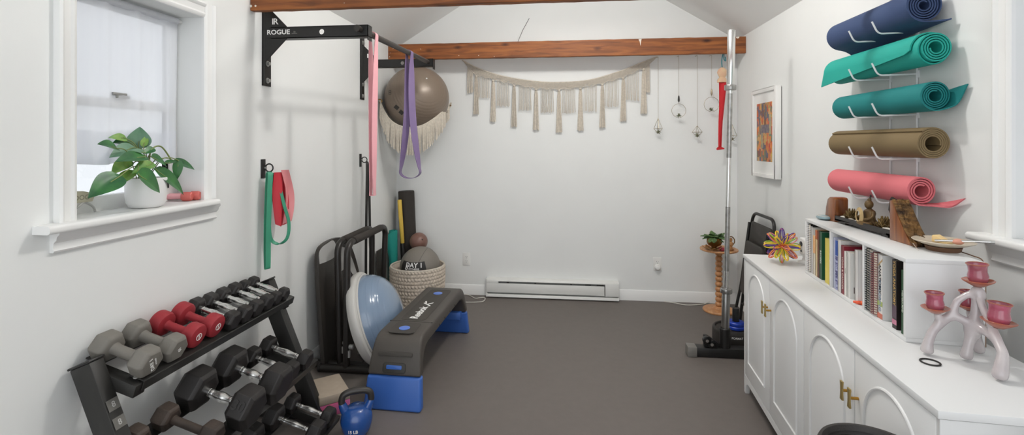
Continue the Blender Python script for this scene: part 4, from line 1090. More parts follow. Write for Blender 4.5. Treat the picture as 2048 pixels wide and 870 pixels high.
# ------------------------------------------------------------------ heater, outlets, cords
t = thing('baseboard_heater', 'long white electric baseboard heater under the back wall', 'heater', (-.147, 4.43, 0))
x0, x1 = -.737, .444
b = MB(); b.bx(x0, x1, 4.455, BW, .006, .166); b.prism([(4.392, .150), (4.398, .163), (4.412, .168), (BW, .168), (BW, .163), (4.414, .163), (4.402, .158), (4.397, .150)], axes((x0, 0, 0), (0, 1, 0), (0, 0, 1), (1, 0, 0)), x1-x0)
b.bx(x0, x1, 4.402, BW, .006, .012); b.bx(x0, x0+.012, 4.396, BW, .006, .166); b.build('housing', M['heater'], t, bevel=.0015, seg=1)
b = MB(); b.bx(x0+.002, .318, 4.392, 4.398, .050, .133); b.bx(x0+.002, -.625, 4.3925, 4.398, .13, .155); b.build('front_cover', M['heater'], t, bevel=.002)
b = MB(); b.bx(.324, x1, 4.391, BW-.02, .044, .158); b.build('end_box', M['heater'], t, bevel=.003)
b = MB(); b.bx(-.62, .32, 4.420, 4.452, .055, .158)
b.build('fin_core', M['slotdark'], t)
b = MB(); b.prism([(4.390, .010), (4.394, .034), (4.40, .036), (4.40, .010)], axes((x0, 0, 0), (0, 1, 0), (0, 0, 1), (1, 0, 0)), x1-x0); b.build('bottom_lip', M['heater'], t, bevel=.001, seg=1)
for (x, w) in ((-.55, .02), (-.30, .016), (.02, .012), (.15, .05), (.25, .06)):
    b = MB(); b.bx(x, x+w, 4.402, 4.41, .136, .142); b.build('damper_clip', M['dark'], t)

def outlet(p, nrm, label, plug=False):
    nrm = Vector(nrm); xx = Vector((0, 0, 1)).cross(nrm)
    m = axes(p, xx, (0, 0, 1), nrm); t = thing('wall_outlet', label, 'outlet', m=m)
    b = MB(m); b.prism(rrect(.070, .116, .004, 3), Matrix(), .0055); b.build('cover_plate', M['outlet'], t, bevel=.0015)
    for s in (-1, 1):
        b = MB(m); b.prism(rrect(.033, .029, .012, 5), Matrix.Translation((0, s*.0195, .0055)), .0012); sk = b.build('socket', M['outlet'], t)
        b = MB(m)
        for sx_ in (-.0065, .0065): b.box((sx_, s*.0195+.004, .0069), (.0022, .008, .0006))
        b.cyl((0, s*.0195-.008, .0066), (0, s*.0195-.008, .0072), .0025, 8); b.build('slots', M['dark'], sk)
    b = MB(m); b.cyl((0, 0, .0055), (0, 0, .0068), .003, 10); b.build('screw', M['bolt'], t)
    return m
outlet((-.932, BW, .325), (0, -1, 0), 'white wall outlet between the basket and the heater')
m = outlet((.783, BW, .325), (0, -1, 0), 'white wall outlet with round plug, right of the heater')
outlet((LW, 3.108, .318), (1, 0, 0), 'white outlet low on left wall behind the dip bars')
t = thing('plug_in_light', 'round white plug in night light in the outlet right of heater', 'night light', m=m @ Matrix.Translation((0, -.022, .0075)))
b = MB(WM[t.name]); b.lathe([(0, 0), (.024, 0), (.026, .004), (.026, .020), (.022, .028), (.012, .031), (0, .031)], 28); b.build('plug_body', M['nightlight'], t)
b = MB(WM[t.name]); b.lathe([(.008, .031), (.014, .031), (.013, .036), (0, .037)], 20); b.build('light_dome', M['white'], t)
b = MB(); b.tube(spline([(-.965, 4.452, .003), (-.90, 4.43, .004), (-.83, 4.35, .004), (-.79, 4.365, .004), (-.755, 4.40-.02, .004), (-.735, 4.34, .004), (-.745, 4.27, .004), (-.80, 4.243, .004), (-.89, 4.232, .004), (-1.0, 4.25, .004)], 6), .0038, 8); tag(b.build('power_cord', M['cord']), 'white cord looped on the floor left of the heater', 'cord')
b = MB(); b.tube(spline([(.84, 4.448, .004), (.92, 4.42, .004), (1.0, 4.375, .004), (1.08, 4.385, .004), (1.15, 4.41, .004), (1.18, 4.43, .005), (1.22, 4.44, .02)], 6), .0038, 8); tag(b.build('power_cord', M['cord']), 'white cord on the floor along back wall by round table', 'cord')
# ------------------------------------------------------------------ sideboard
so = Vector((.867, 1.262, 0)); e1 = Vector((.0716, .99743, 0)); e2 = Vector((.99743, -.0716, 0)); SL = 1.647; SD = .40; SH = .772
t = thing('sideboard', 'long white sideboard with four arched doors along the right wall', 'sideboard', m=axes(so, e1, -e2, (0, 0, 1)))
W = WM[t.name]
b = MB(W); b.bx(-.004, SL+.004, -SD, .006, SH-.020, SH); b.build('top_panel', M['lam'], t, bevel=.002)
b = MB(W); b.bx(0, SL, -SD+.004, -.020, .085, SH-.021); b.bx(0, .019, -SD+.004, 0, .085, SH-.021); b.bx(SL-.019, SL, -SD+.004, 0, .085, SH-.021)
b.bx(0, SL, -.019, 0, .070, .104)
b.build('carcass', M['lam'], t, bevel=.001, seg=1)
for x in (0, SL-.045):
    for y in (-.045, -SD+.004):
        b = MB(W)
        s = 1 if x == 0 else -1; x0 = x if s > 0 else x+.045
        b.prism([(x0, 0), (x0+s*.028, 0), (x0+s*.032, .03), (x0+s*.045, .055), (x0+s*.075, .0705), (x0, .0705)], W.inverted() @ W @ axes((0, y+.045 if y > -.1 else y+.024, 0), (1, 0, 0), (0, 0, 1), (0, -1, 0)), .022)
        b.build('leg', M['lam'], t, bevel=.002)
for i in range(4):
    c, w = ((.205, .192), (.6, .1985), (1.006, .2035), (1.417, .2035))[i]
    b = MB(W); b.bx(c-w, c+w, -.018, .001, .108, SH-.024); dr = b.build('door', M['lamdoor'], t, bevel=.0015)
    a0 = .135; zs = .575; zt = .706; P = [(c-a0, .0015, .20)]
    P += [(c-a0*math.cos(a), .0015, zs+(zt-zs)*math.sin(a)) for a in [PI*k/28 for k in range(29)]]+[(c+a0, .0015, .20)]
    b = MB(W); b.tube(P, .0052, 8, True); b.build('arch_moulding', M['lamdoor'], dr)
    s = 1 if i % 2 == 0 else -1; hx = c+s*(w-.022)
    b = MB(W); b.cyl((hx, 0, .607), (hx, .024, .607), .0045, 12); b.build('pull_stem', M['brass'], dr)
    b = MB(W); hp = [(-.0085, -.030), (.0085, -.030), (.0055, -.012), (.005, 0), (.0055, .012), (.0085, .030), (-.0085, .030), (-.0055, .012), (-.005, 0), (-.0055, -.012)]
    b.prism(hp, axes((hx, .024, .607), (1, 0, 0), (0, 0, 1), (0, -1, 0)), -.006); b.build('pull_handle', M['bronze'], dr, bevel=.001)

# ------------------------------------------------------------------ bookcase standing on it
bo = Vector((1.054, 1.678, SH+.0005)); f1 = Vector((.0963, .99535, 0)); f2 = Vector((.99535, -.0963, 0)); BL = .845; BD = .212; BH = .262; TH = .013
t = thing('low_bookcase', 'low white open bookcase with three bays standing on the sideboard', 'bookcase', m=axes(bo, f1, -f2, (0, 0, 1)))
BWm = WM[t.name]; W = BWm
b = MB(W); b.bx(0, BL, -BD, 0, BH-TH, BH); b.build('top_panel', M['lam'], t, bevel=.001)
b = MB(W); b.bx(0, BL, -BD, 0, 0, TH); b.build('bottom_panel', M['lam'], t, bevel=.001)
for x in (0, .2675, .5555, BL-TH):
    b = MB(W); b.bx(x, x+TH, -BD, 0, TH, BH-TH); b.build('side_panel' if x in (0, BL-TH) else 'divider', M['lam'], t, bevel=.001)
b = MB(W); b.bx(.001, BL-.001, -BD-.004, -BD, .002, BH-.002); b.build('back_panel', M['fibre'], t)
CV = {}
def cov(c, rough=.45):
    if c not in CV: CV[c] = mat('cover_'+c.strip('#'), c, rough)
    return CV[c]
PAGE = mat('book_pages', '#e4ddcd', .9)
def book(x, w, h, dp, c, label, spine=None, tc='#f0ece0', coil=None, ys=-.008, ssize=None, extras=None, lean=0):
    """x = middle of the spine along the shelf (from the near end)"""
    m = BWm @ Matrix.Translation((x, ys, TH+.0005)) @ Matrix.Rotation(lean, 4, 'Y')
    t = thing('spiral_notebook' if coil else 'book', label, 'notebook' if coil else 'book', m=m, group='books in the low white bookcase')
    k = .0015
    b = MB(m)
    b.bx(-w/2, -w/2+k, -dp, 0, 0, h); b.bx(w/2-k, w/2, -dp, 0, 0, h)
    if not coil: b.bx(-w/2, w/2, -k, 0, 0, h)
    cv = b.build('cover', cov(c), t, bevel=.0004, seg=1)
    b = MB(m); b.bx(-w/2+k, w/2-k, -dp+.003, -k-.0002, .002, h-.003); b.build('pages', PAGE, t)
    if coil:
        b = MB(m); n = 26
        for i in range(n):
            z = .008+(h-.016)*i/(n-1); R = w*.56
            b.tube([(R*math.cos(a), -.002+R*.85*math.sin(a), z+.002*math.sin(a)) for a in [2*PI*q/14 for q in range(14)]], .0013, 5, True)
        b.build('spiral_coil', cov(coil), t)
    if spine:
        for (s, z, off, col) in spine:
            fr = m @ axes((off, .0004, z), (0, 0, -1), (-1, 0, 0), (0, 1, 0))
            text(s, ssize or w*.72, cov(col), t, fr, bold=.01, depth=.0003)
    if extras: extras(t, m, w, h)
    return t
def block_on_spine(z0, z1, col, nm='spine_band'):
    def f(t, m, w, h): b = MB(m); b.bx(-w/2, w/2, 0, .0006, z0, z1); b.build(nm, cov(col), t)
    return f
# far bay
book(.812, .028, .226, .19, '#1b1817', 'black notebook with white coil at far end of bookcase', coil='#e9e4e2')
book(.784, .020, .215, .17, '#e7e3df', 'thin white book beside the black coil notebook in far bay')
def peach(t, m, w, h):
    b = MB(m); b.bx(-w/2, w/2, 0, .0006, .10, h); b.bx(-w/2-.0006, -w/2, -.06, 0, .10, h); b.build('orange_print', cov('#e2b07c'), t)
book(.757, .024, .182, .15, '#ece4d2', 'short cream book with orange print in far bay', extras=peach)
def orange_top(t, m, w, h):
    b = MB(m); b.bx(-w/2, w/2, 0, .0006, h-.042, h); b.bx(-w/2-.0006, -w/2, -.12, 0, h-.042, h); b.build('rust_band', cov('#b05a2c'), t)
book(.731, .022, .212, .15, '#ecd3a4', 'cream book with rust coloured top band in far bay', extras=orange_top)
book(.709, .018, .212, .15, '#6a3a28', 'brown book between the rust topped and green books')
book(.682, .030, .213, .16, '#155a3c', 'dark green book with white lettering in far bay', [('RECIPES', .10, 0, '#e8efe6')], ssize=.017)
book(.650, .024, .214, .13, '#231f1d', 'black book standing between the green and yellow ones', ys=-.05)
book(.612, .044, .195, .16, '#e3cf5c', 'thick bright yellow book in far bay of bookcase')
# middle bay
book(.541, .020, .214, .16, '#cfd3ea', 'pale lilac book first in middle bay')
def bluep(t, m, w, h):
    b = MB(m); b.bx(-w/2-.0006, -w/2, -.13, 0, h-.062, h); b.bx(-w/2, w/2, 0, .0006, h-.062, h); b.build('blue_print', cov('#2450a6'), t)
    b = MB(m)
    r = random.Random(2)
    for k in range(34): 
        z = r.uniform(.004, h-.066); b.bx(-w/2-.0006, -w/2, -r.uniform(.02, .12), -r.uniform(0, .015), z, z+r.uniform(.002, .008)); b.bx(-w/2, -w/2+r.uniform(.4, 1)*w, 0, .0005, z, z+r.uniform(.002, .007))
    b.build('violet_print', cov('#5a5a96'), t)
book(.519, .020, .205, .16, '#b9bddf', 'blue and lilac patterned book in middle bay', extras=bluep)
book(.492, .028, .212, .17, '#edebe8', 'thick white book between the blue and maroon ones')
book(.462, .026, .196, .15, '#8d1f33', 'maroon book with white lettering in middle bay', [('YOGA & CANCER', .085, 0, '#f0d9cf')], ssize=.0165)
book(.438, .018, .178, .15, '#e9e6df', 'thin off white book beside the maroon one', [('YOGA', .10, 0, '#8a8a84')], ssize=.008)
def grprint(t, m, w, h): b = MB(m); b.bx(-w/2-.0006, -w/2, -.05, -.012, .022, .046); b.build('dark_print', cov('#5b4a4a'), t)
book(.410, .032, .180, .15, '#e9e8e4', 'thick white book with small dark print low on cover', extras=grprint)
def plum(t, m, w, h): b = MB(m); b.bx(-w/2-.0006, -w/2, -.075, -.028, .030, .068); b.build('plum_picture', cov('#6a4462'), t)
book(.345, .026, .202, .15, '#eceae8', 'white book with plum square on cover in middle bay', extras=plum)
t = thing('marker_pen', 'bright orange pen lying on the bottom shelf of middle bay', 'pen', m=BWm @ Matrix.Translation((.31, -.045, TH+.0075)) @ Matrix.Rotation(math.radians(62), 4, 'Z'))
b = MB(WM[t.name]); b.cyl((-.045, 0, 0), (.035, 0, 0), .007, 16); b.build('barrel', cov('#ee6a3a'), t, bevel=.002)
b = MB(WM[t.name]); b.cyl((.035, 0, 0), (.058, 0, 0), .0072, 16, .004); b.build('cap', cov('#e85a34'), t, bevel=.001)
# near bay
book(.256, .021, .228, .19, '#2a2826', 'black coil notebook first in near bay', coil='#2b3330')
book(.233, .024, .227, .19, '#e6e4e1', 'white notebook with black coil in near bay', coil='#3a3f44')
book(.205, .030, .224, .19, '#6a1f28', 'maroon coil notebook in near bay', coil='#8a4a4c')
def anat(t, m, w, h):
    b = MB(m); b.bx(-w/2, w/2, 0, .0006, .002, .02); b.build('red_print', cov('#c8705a'), t)
    b = MB(m); b.bx(-w/2, w/2, 0, .0006, .045, .062); b.build('green_print', cov('#a9b868'), t)
    b = MB(m); b.prism([(-w/2, h-.02), (w/2, h-.045), (w/2, h-.041), (-w/2, h-.012)], axes((0, .0006, 0), (1, 0, 0), (0, 0, 1), (0, -1, 0)), .0006); b.build('tan_stroke', cov('#b99a6c'), t)
book(.172, .033, .224, .19, '#f0efec', 'white book lettered ANATOMY COLORING in near bay', [('ANATOMY', .139, 0, '#22211f'), ('COLORING', .082, 0, '#7a8fa6')], ssize=.021, extras=anat)
def yg(t, m, w, h):
    b = MB(m); b.bx(-w/2, w/2, 0, .0006, .014, .03); b.build('pink_mark', cov('#c77f98'), t)
    b = MB(m); b.bx(-w/2, w/2, 0, .0005, .036, .078); b.build('plum_band', cov('#54404e'), t)
book(.081, .026, .226, .19, '#221a18', 'black book with gold lettering YOGA ANATOMY in near bay', [('YOGA ANATOMY', .150, 0, '#d9b36a')], ssize=.0185, extras=yg)
book(.0275, .025, .205, .18, '#1d4d2c', 'green book lettered EASTERN BODY WESTERN MIND at near end', [('EASTERN BODY', .105, -.006, '#dfe8d8'), ('WESTERN MIND', .105, .006, '#dfe8d8')], ssize=.0098)

# ------------------------------------------------------------------ things on the bookcase
ZT = SH+.0005+BH
t = thing('stone_dish', 'blue grey oval stone at far end of bookcase top', 'stone', (1.205, 2.485, ZT))
b = MB(); b.sphere((1.205, 2.485, ZT+.011), .04, 28, 14, (.8, 1, .28)); b.build('stone_body', M['bluestone'], t)
b = MB(); b.tube([(1.205+.024*math.cos(a), 2.485+.030*math.sin(a), ZT+.0187) for a in [2*PI*k/24 for k in range(24)]], .0015, 6, True); b.build('carved_ring', M['stone'], t)

t = thing('bookend', 'polished brown wooden bookend at far end of black tray', 'bookend', (1.255, 2.445, ZT), 0, 'wooden bookends')
b = MB(); b.prism([(2.412, 0), (2.412, .105), (2.420, .112), (2.455, .112), (2.475, .10), (2.49, .06), (2.50, 0)], axes((1.214, 0, ZT), (0, 1, 0), (0, 0, 1), (1, 0, 0)), .060); b.build('wood_block', M['walnut'], t, bevel=.004)
t = thing('bookend', 'slanted wooden bookend with rough bark face at near end of black tray', 'bookend', (1.25, 1.94, ZT), 0, 'wooden bookends')
b = MB(); b.prism([(2.005, 0), (2.005, .148), (1.985, .150), (1.968, .11), (1.93, .055), (1.885, 0)], axes((1.203, 0, ZT), (0, 1, 0), (0, 0, 1), (1, 0, 0)), .056); b.build('wood_block', M['walnut'], t, bevel=.003)
def bark(u, v):
    P = [(1.990, .153), (1.962, .112), (1.925, .058), (1.872, .0)]; k = min(2.999, v*3); i = int(k); f = k-i
    y = P[i][0]+(P[i+1][0]-P[i][0])*f; z = P[i][1]+(P[i+1][1]-P[i][1])*f
    n_ = noise.noise(Vector((u*6, v*9, 0)))*.007+noise.noise(Vector((u*17, v*22, 3)))*.005+abs(noise.noise(Vector((u*30, v*12, 8))))*.005
    edge = min(1, min(u, 1-u)*8)
    return (1.202+.059*u, y-.004*edge-n_*edge, ZT+max(.0015, z+n_*edge*.6))
b = MB(); b.grid(bark, 40, 56); b.build('bark_face', M['bark'], t, solid=.004, angle=60)

ty0, ty1, tx0, tx1 = 2.012, 2.405, 1.212, 1.280
t = thing('zen_tray', 'long black tray between the two wooden bookends', 'tray', (1.253, 2.21, ZT))
b = MB(); b.bx(tx0, tx1, ty0, ty1, ZT+.010, ZT+.018)
for (a0, a1, c0, c1) in ((tx0, tx0+.006, ty0, ty1), (tx1-.006, tx1, ty0, ty1), (tx0, tx1, ty0, ty0+.006), (tx0, tx1, ty1-.006, ty1)): b.bx(a0, a1, c0, c1, ZT+.010, ZT+.032)
b.build('tray_body', M['ebony'], t, bevel=.0015)
for y in (ty0+.05, ty1-.05):
    b = MB(); b.bx(tx0+.008, tx1-.008, y-.02, y+.02, ZT, ZT+.0105); b.build('tray_foot', M['ebony'], t)
def pebble(x, y, z, r, lab, k):
    rr = random.Random(k); b = MB(); b.sphere((x, y, z+r*.5), r, 14, 8, (.9, 1.25, .5), Matrix.Rotation(rr.uniform(0, 3), 4, 'Z')); tag(b.build('pebble', M['stone'], angle=80), lab, 'pebble', 'pebbles in the black tray')
pebble(1.235, 2.372, ZT+.018, .017, 'white pebble in black tray nearest the far bookend', 1)
pebble(1.232, 2.315, ZT+.018, .015, 'white pebble in black tray below the far lotus', 2)
pebble(1.234, 2.262, ZT+.018, .016, 'white pebble in black tray before the seated figure', 3)
pebble(1.234, 2.072, ZT+.018, .016, 'white pebble in black tray nearest the bark bookend', 4)
def lotus(x, y, lab, ma):
    t = thing('lotus_holder', lab, 'candle holder', (x, y, ZT+.018), 0, 'lotus holders in the tray')
    for ring, (n, r, h, tl) in enumerate(((9, .031, .026, .9), (9, .026, .042, .5), (7, .016, .052, .2))):
        b = MB()
        for k in range(n):
            a = 2*PI*(k+.5*ring)/n; d = Vector((math.cos(a), math.sin(a), 0)); s_ = Vector((-d.y, d.x, 0)); c = Vector((x, y, ZT+.021))
            b.grid(lambda u, v: c+d*(r*.35+r*.75*u*tl+r*.3*u*(1-tl))+Vector((0, 0, h*u**(1.0+.4*ring)))+s_*((v-.5)*.025*math.sin(PI*min(.97, .15+.85*u)))+d*(-.004*(1-abs(2*v-1))), 5, 4)
        b.build('petals', ma, t, solid=.0018, angle=50)
    b = MB(); b.lathe([(0, 0), (.022, 0), (.024, .004), (.016, .012), (.012, .022), (0, .022)], 18, Matrix.Translation((x, y, ZT+.0185))); b.build('holder_base', ma, t)
lotus(1.247, 2.335, 'dark gold lotus candle holder left of the seated figure', M['goldleaf'])
lotus(1.246, 2.105, 'antique gold lotus candle holder right of the seated figure', M['goldleaf'])
t = thing('seated_figure', 'small dark bronze seated figure with rope coil in the tray', 'figurine', (1.255, 2.215, ZT+.018))
c = Vector((1.250, 2.212, ZT+.018))
b = MB(Matrix.Translation(c)); b.lathe([(0, 0), (.034, 0), (.038, .008), (.034, .018), (.026, .028), (.024, .040), (.027, .052), (.024, .062), (.012, .070), (.008, .074), (0, .075)], 24, Matrix.Diagonal((.8, 1, 1, 1)))
b.sphere((-.002, 0, .089), .0165, 18, 12, (1, .92, 1.12)); b.sphere((0, 0, .108), .0075, 12, 8)
for s in (-1, 1):
    b.tube(spline([(0, s*.024, .060), (-.004, s*.031, .045), (-.018, s*.026, .030), (-.026, s*.010, .026)], 4), .0065, 8)
    b.tube(spline([(-.006, s*.028, .012), (-.022, s*.036, .010), (-.030, s*.020, .010), (-.032, s*-.004, .011)], 4), .0095, 8)
b.build('figure_body', M['bronzefig'], t)
b = MB()
for k in range(4): b.tube([(1.219-.002*k, 2.226+(.025-.003*k)*math.cos(a), ZT+.058+(.033-.003*k)*math.sin(a)) for a in [2*PI*q/28 for q in range(28)]], .0022, 6, True)
b.build('rope_coil', M['rope'], t)
t = thing('bead_string', 'dark bead string hanging from the lowest mat hook onto the figure', 'bead string', (1.262, 2.262, ZT+.09))
b = MB()
for k in range(9):
    b.sphere((1.283-.0035*k, 2.262-.003*k, 1.172-.0088*k), .0042, 8, 6)
b.build('beads', M['ebony'], t)
b = MB(); b.tube([(1.284, 2.262, 1.178), (1.268, 2.25, 1.13), (1.256, 2.235, 1.10)], .0012, 5); b.build('string', M['ebony'], t)
b = MB(); b.prism([(2.165, 0), (2.165, .075), (2.175, .09), (2.168, .13), (2.158, .145), (2.125, .135), (2.09, .11), (2.09, 0)], axes((1.300, 0, ZT+.0005), (0, 1, 0), (0, 0, 1), (1, 0, 0)), .008); tag(b.build('black_cutout', M['silhouette'], bevel=.002), 'flat black cutout standing behind the gold lotus', 'ornament')
PCt = Vector((1.262, 1.822, ZT))
t = thing('stoneware_plate', 'shallow stoneware dish at near end of bookcase top', 'plate', PCt)
b = MB(Matrix.Translation(PCt)); b.lathe([(0, .014), (.038, .014), (.040, .016), (.062, .022), (.082, .031), (.085, .034), (.083, .036), (.060, .028), (.036, .022), (0, .021)], 40); b.build('dish', M['plate'], t)
b = MB(Matrix.Translation(PCt)); b.lathe([(0, 0), (.044, 0), (.046, .003), (.050, .016), (.038, .0155), (0, .0145)], 36); b.build('foot_ring', M['platefoot'], t)
b = MB(); b.prism([(0, 0), (.052, 0), (.050, .006), (.008, .026), (0, .022)], axes(PCt+Vector((-.012, .038, .022)), (.35, -.93, 0), (0, 0, 1), (.93, .35, 0)), .03); tag(b.build('soap_wedge', M['cream'], bevel=.004), 'cream coloured wedge lying in the stoneware dish', 'soap')
b = MB(); b.sphere(PCt+Vector((.02, -.036, .037)), .014, 14, 8, (1.2, 1, .7)); tag(b.build('pink_crystal', M['pinkstone']), 'pink stone lying in the stoneware dish', 'stone')
t = thing('metal_wand', 'slim silver wand sticking out over the stoneware dish edge', 'wand', PCt+Vector((.03, -.06, .036)))
b = MB(); p0 = PCt+Vector((-.03, -.005, .034)); p1 = PCt+Vector((.080, -.085, .047)); b.cyl(p0, p1, .0042, 14); b.build('wand_shaft', M['chrome'], t)
b = MB(); b.cyl(p1, p1+(p1-p0)*.07, .0052, 14); b.build('wand_end', M['bolt'], t)
t = thing('feather', 'small grey feather on bookcase top beside the bark bookend', 'feather', (1.19, 1.866, ZT+.002))
b = MB(); b.grid(lambda u, v: (1.215-.03*u+(v-.5)*.022*math.sin(PI*min(.98, .1+u)), 1.905-.075*u, ZT+.014-.012*u+.004*abs(v-.5)), 10, 4); b.build('vane', M['platefoot'], t, solid=.0008, angle=80)
b = MB(); b.tube([(1.215, 1.905, ZT+.0145), (1.185, 1.83, ZT+.0025), (1.178, 1.81, ZT+.0016)], .0012, 5); b.build('quill', M['stone'], t)
b = MB(); b.tube(spline([(1.295, 1.80, ZT+.003), (1.283, 1.73, ZT+.004), (1.268, 1.672, ZT+.003), (1.268, 1.662, ZT-.03), (1.268, 1.660, ZT-.10)], 5), .0018, 6); tag(b.build('thin_wire', M['platefoot']), 'thin dark wire running over the bookcase near back corner', 'wire')

# ------------------------------------------------------------------ things on the sideboard
t = thing('candelabra', 'glazed ceramic branching candelabra with four raspberry cups', 'candelabra', (1.135, 1.53, SH))
z = SH
V = [(1.163, 1.562, .868),             # 0 hub
     (1.169, 1.562, .920), (1.174, 1.563, .966), (1.176, 1.563, .988),                            # trunk 1-3
     (1.150, 1.571, .957), (1.130, 1.578, .937), (1.116, 1.582, .893), (1.098, 1.585, .876),      # loop over to the left shoulder 4-7
     (1.070, 1.586, .845), (1.057, 1.586, .810), (1.053, 1.586, z+.003),                          # left leg 8-10
     (1.140, 1.572, .886),                                                                         # 11 hub - junction
     (1.143, 1.556, .815), (1.134, 1.553, z+.003),                                                # front leg 12-13
     (1.197, 1.596, .820), (1.216, 1.612, z+.003),                                                # back leg 14-15
     (1.166, 1.532, .870), (1.163, 1.491, .868), (1.150, 1.449, .838), (1.122, 1.427, z+.003),    # right leg 16-19
     (1.166, 1.535, .930), (1.168, 1.512, .897), (1.174, 1.500, .893),                            # right cup arm 20-22
     (1.084, 1.584, .884), (1.078, 1.583, .900),                                                  # left cup arm 23-24
     (1.183, 1.590, .872), (1.188, 1.610, .890), (1.188, 1.612, .902)]                            # back cup arm 25-27
E_ = [(0, 1), (1, 2), (2, 3), (2, 4), (4, 5), (5, 6), (6, 7), (7, 8), (8, 9), (9, 10), (0, 11), (11, 6), (0, 12), (12, 13), (0, 14), (14, 15), (0, 16), (16, 17), (17, 18), (18, 19), (2, 20), (20, 21), (21, 17), (21, 22), (7, 23), (23, 24), (0, 25), (25, 26), (26, 27)]
Rr = [.017, .014, .012, .015, .009, .010, .011, .013, .012, .013, .020, .012, .012, .019, .012, .018, .013, .012, .013, .021, .009, .011, .012, .009, .011, .010, .010, .011]
skin('branch_body', M['glaze'], V, E_, Rr, t, 0, 2)
for (x, y, zz, k) in ((1.176, 1.563, .985, .98), (1.075, 1.582, .898, .90), (1.176, 1.498, .890, 1.02), (1.189, 1.614, .900, .85)):
    m = Matrix.Translation((x, y, zz)) @ Matrix.Rotation(.06*(1 if k > 1 else -1), 4, 'Y')
    b = MB(m); b.lathe([(r*k, h*k) for r, h in [(0, .0), (.012, .0), (.024, .008), (.036, .016), (.038, .019), (.035, .020), (.022, .013), (.0, .012)]], 32); pn = b.build('drip_dish', M['rimglaze'], t)
    b = MB(m); b.lathe([(r*k, h*k) for r, h in [(0, .012), (.020, .013), (.0235, .022), (.0245, .032), (.0215, .045), (.0225, .058), (.0255, .066), (.0245, .067), (.021, .060), (.0195, .045), (.021, .03), (0, .026)]], 32); cu = b.build('candle_cup', M['pinkglaze'], t)
    b = MB(m); b.tube([(.025*k*math.cos(a), .025*k*math.sin(a), .0665*k) for a in [2*PI*q/32 for q in range(32)]], .0016, 6, True); b.build('cup_rim', M['rimglaze'], cu)
b = MB(); b.tube([(1.025+.0225*math.cos(a), 1.529+.0225*math.sin(a), SH+.0025) for a in [2*PI*k/40 for k in range(40)]], .0024, 8, True)
tag(b.build('hair_tie', M['ringrub']), 'black hair tie ring lying on sideboard before the candelabra', 'hair tie')

HB = Vector((1.105, 2.705, SH+.092)); 
t = thing('expanding_ball', 'rainbow plastic expanding ball toy at far end of the sideboard', 'toy ball', HB-Vector((0, 0, .092)))
dirs = []
for x in (-1, 0, 1):
    for y in (-1, 0, 1):
        for zz in (-1, 0, 1):
            if (x, y, zz) != (0, 0, 0): dirs.append(Vector((x, y, zz)).normalized())
pal = ['tyellow', 'tpurple', 'orange', 'tgreen', 'tyellow', 'tpurple', 'tpink']
for i, d in enumerate(dirs):
    x, y, _ = frame_from(d)
    for q, (wv, off) in enumerate(((x, y), (y, x))):
        b = MB(); P = []
        for k in range(24):
            a = 2*PI*k/24; P.append(HB+d*(.052+.038*math.cos(a))+wv*(.0135*math.sin(a)))
        b.tube(P, .0026, 6, True); b.build('link_loop', M[pal[(i*2+q*3) % 7]], t)
    b = MB(); b.cyl(HB+d*.086-x*.006, HB+d*.086+x*.006, .0042, 8); b.build('joint', M['tpink' if i % 2 else 'orange'], t)
b = MB(); b.sphere(HB, .014, 14, 8)
for d in dirs: b.tube([HB, HB+d*.018], .004, 6)
b.build('hub', M['red'], t)
t = thing('baby_camera', 'small white camera on a stand between toy ball and bookcase', 'camera', (1.225, 2.72, SH))
c = Vector((1.225, 2.72, SH)); m = TR(c, math.radians(0))
b = MB(m); b.lathe([(0, 0), (.034, 0), (.036, .004), (.032, .010), (.014, .016), (.011, .03), (.012, .04), (0, .042)], 28); b.build('stand', M['plastic'], t)
b = MB(m); b.prism(rrect(.066, .092, .02, 6), axes((-.018, 0, .086), (0, 1, 0), (0, 0, 1), (1, 0, 0)), .036); b.build('camera_body', M['plastic'], t, bevel=.008, seg=3)
fr = m @ axes((-.0185, 0, .086), (0, -1, 0), (0, 0, 1), (-1, 0, 0))
b = MB(fr); b.cyl((0, .014, 0), (0, .014, .003), .013, 24); b.build('lens', M['glossblack'], t)
b = MB(fr); b.cyl((0, -.022, 0), (0, -.022, .002), .007, 16); b.build('sensor', M['glossblack'], t)
b = MB(m); b.box((0, -.036, .098), (.016, .008, .016)); b.box((0, -.036, .066), (.016, .008, .010)); b.build('side_button', M['glossblack'], t, bevel=.002)

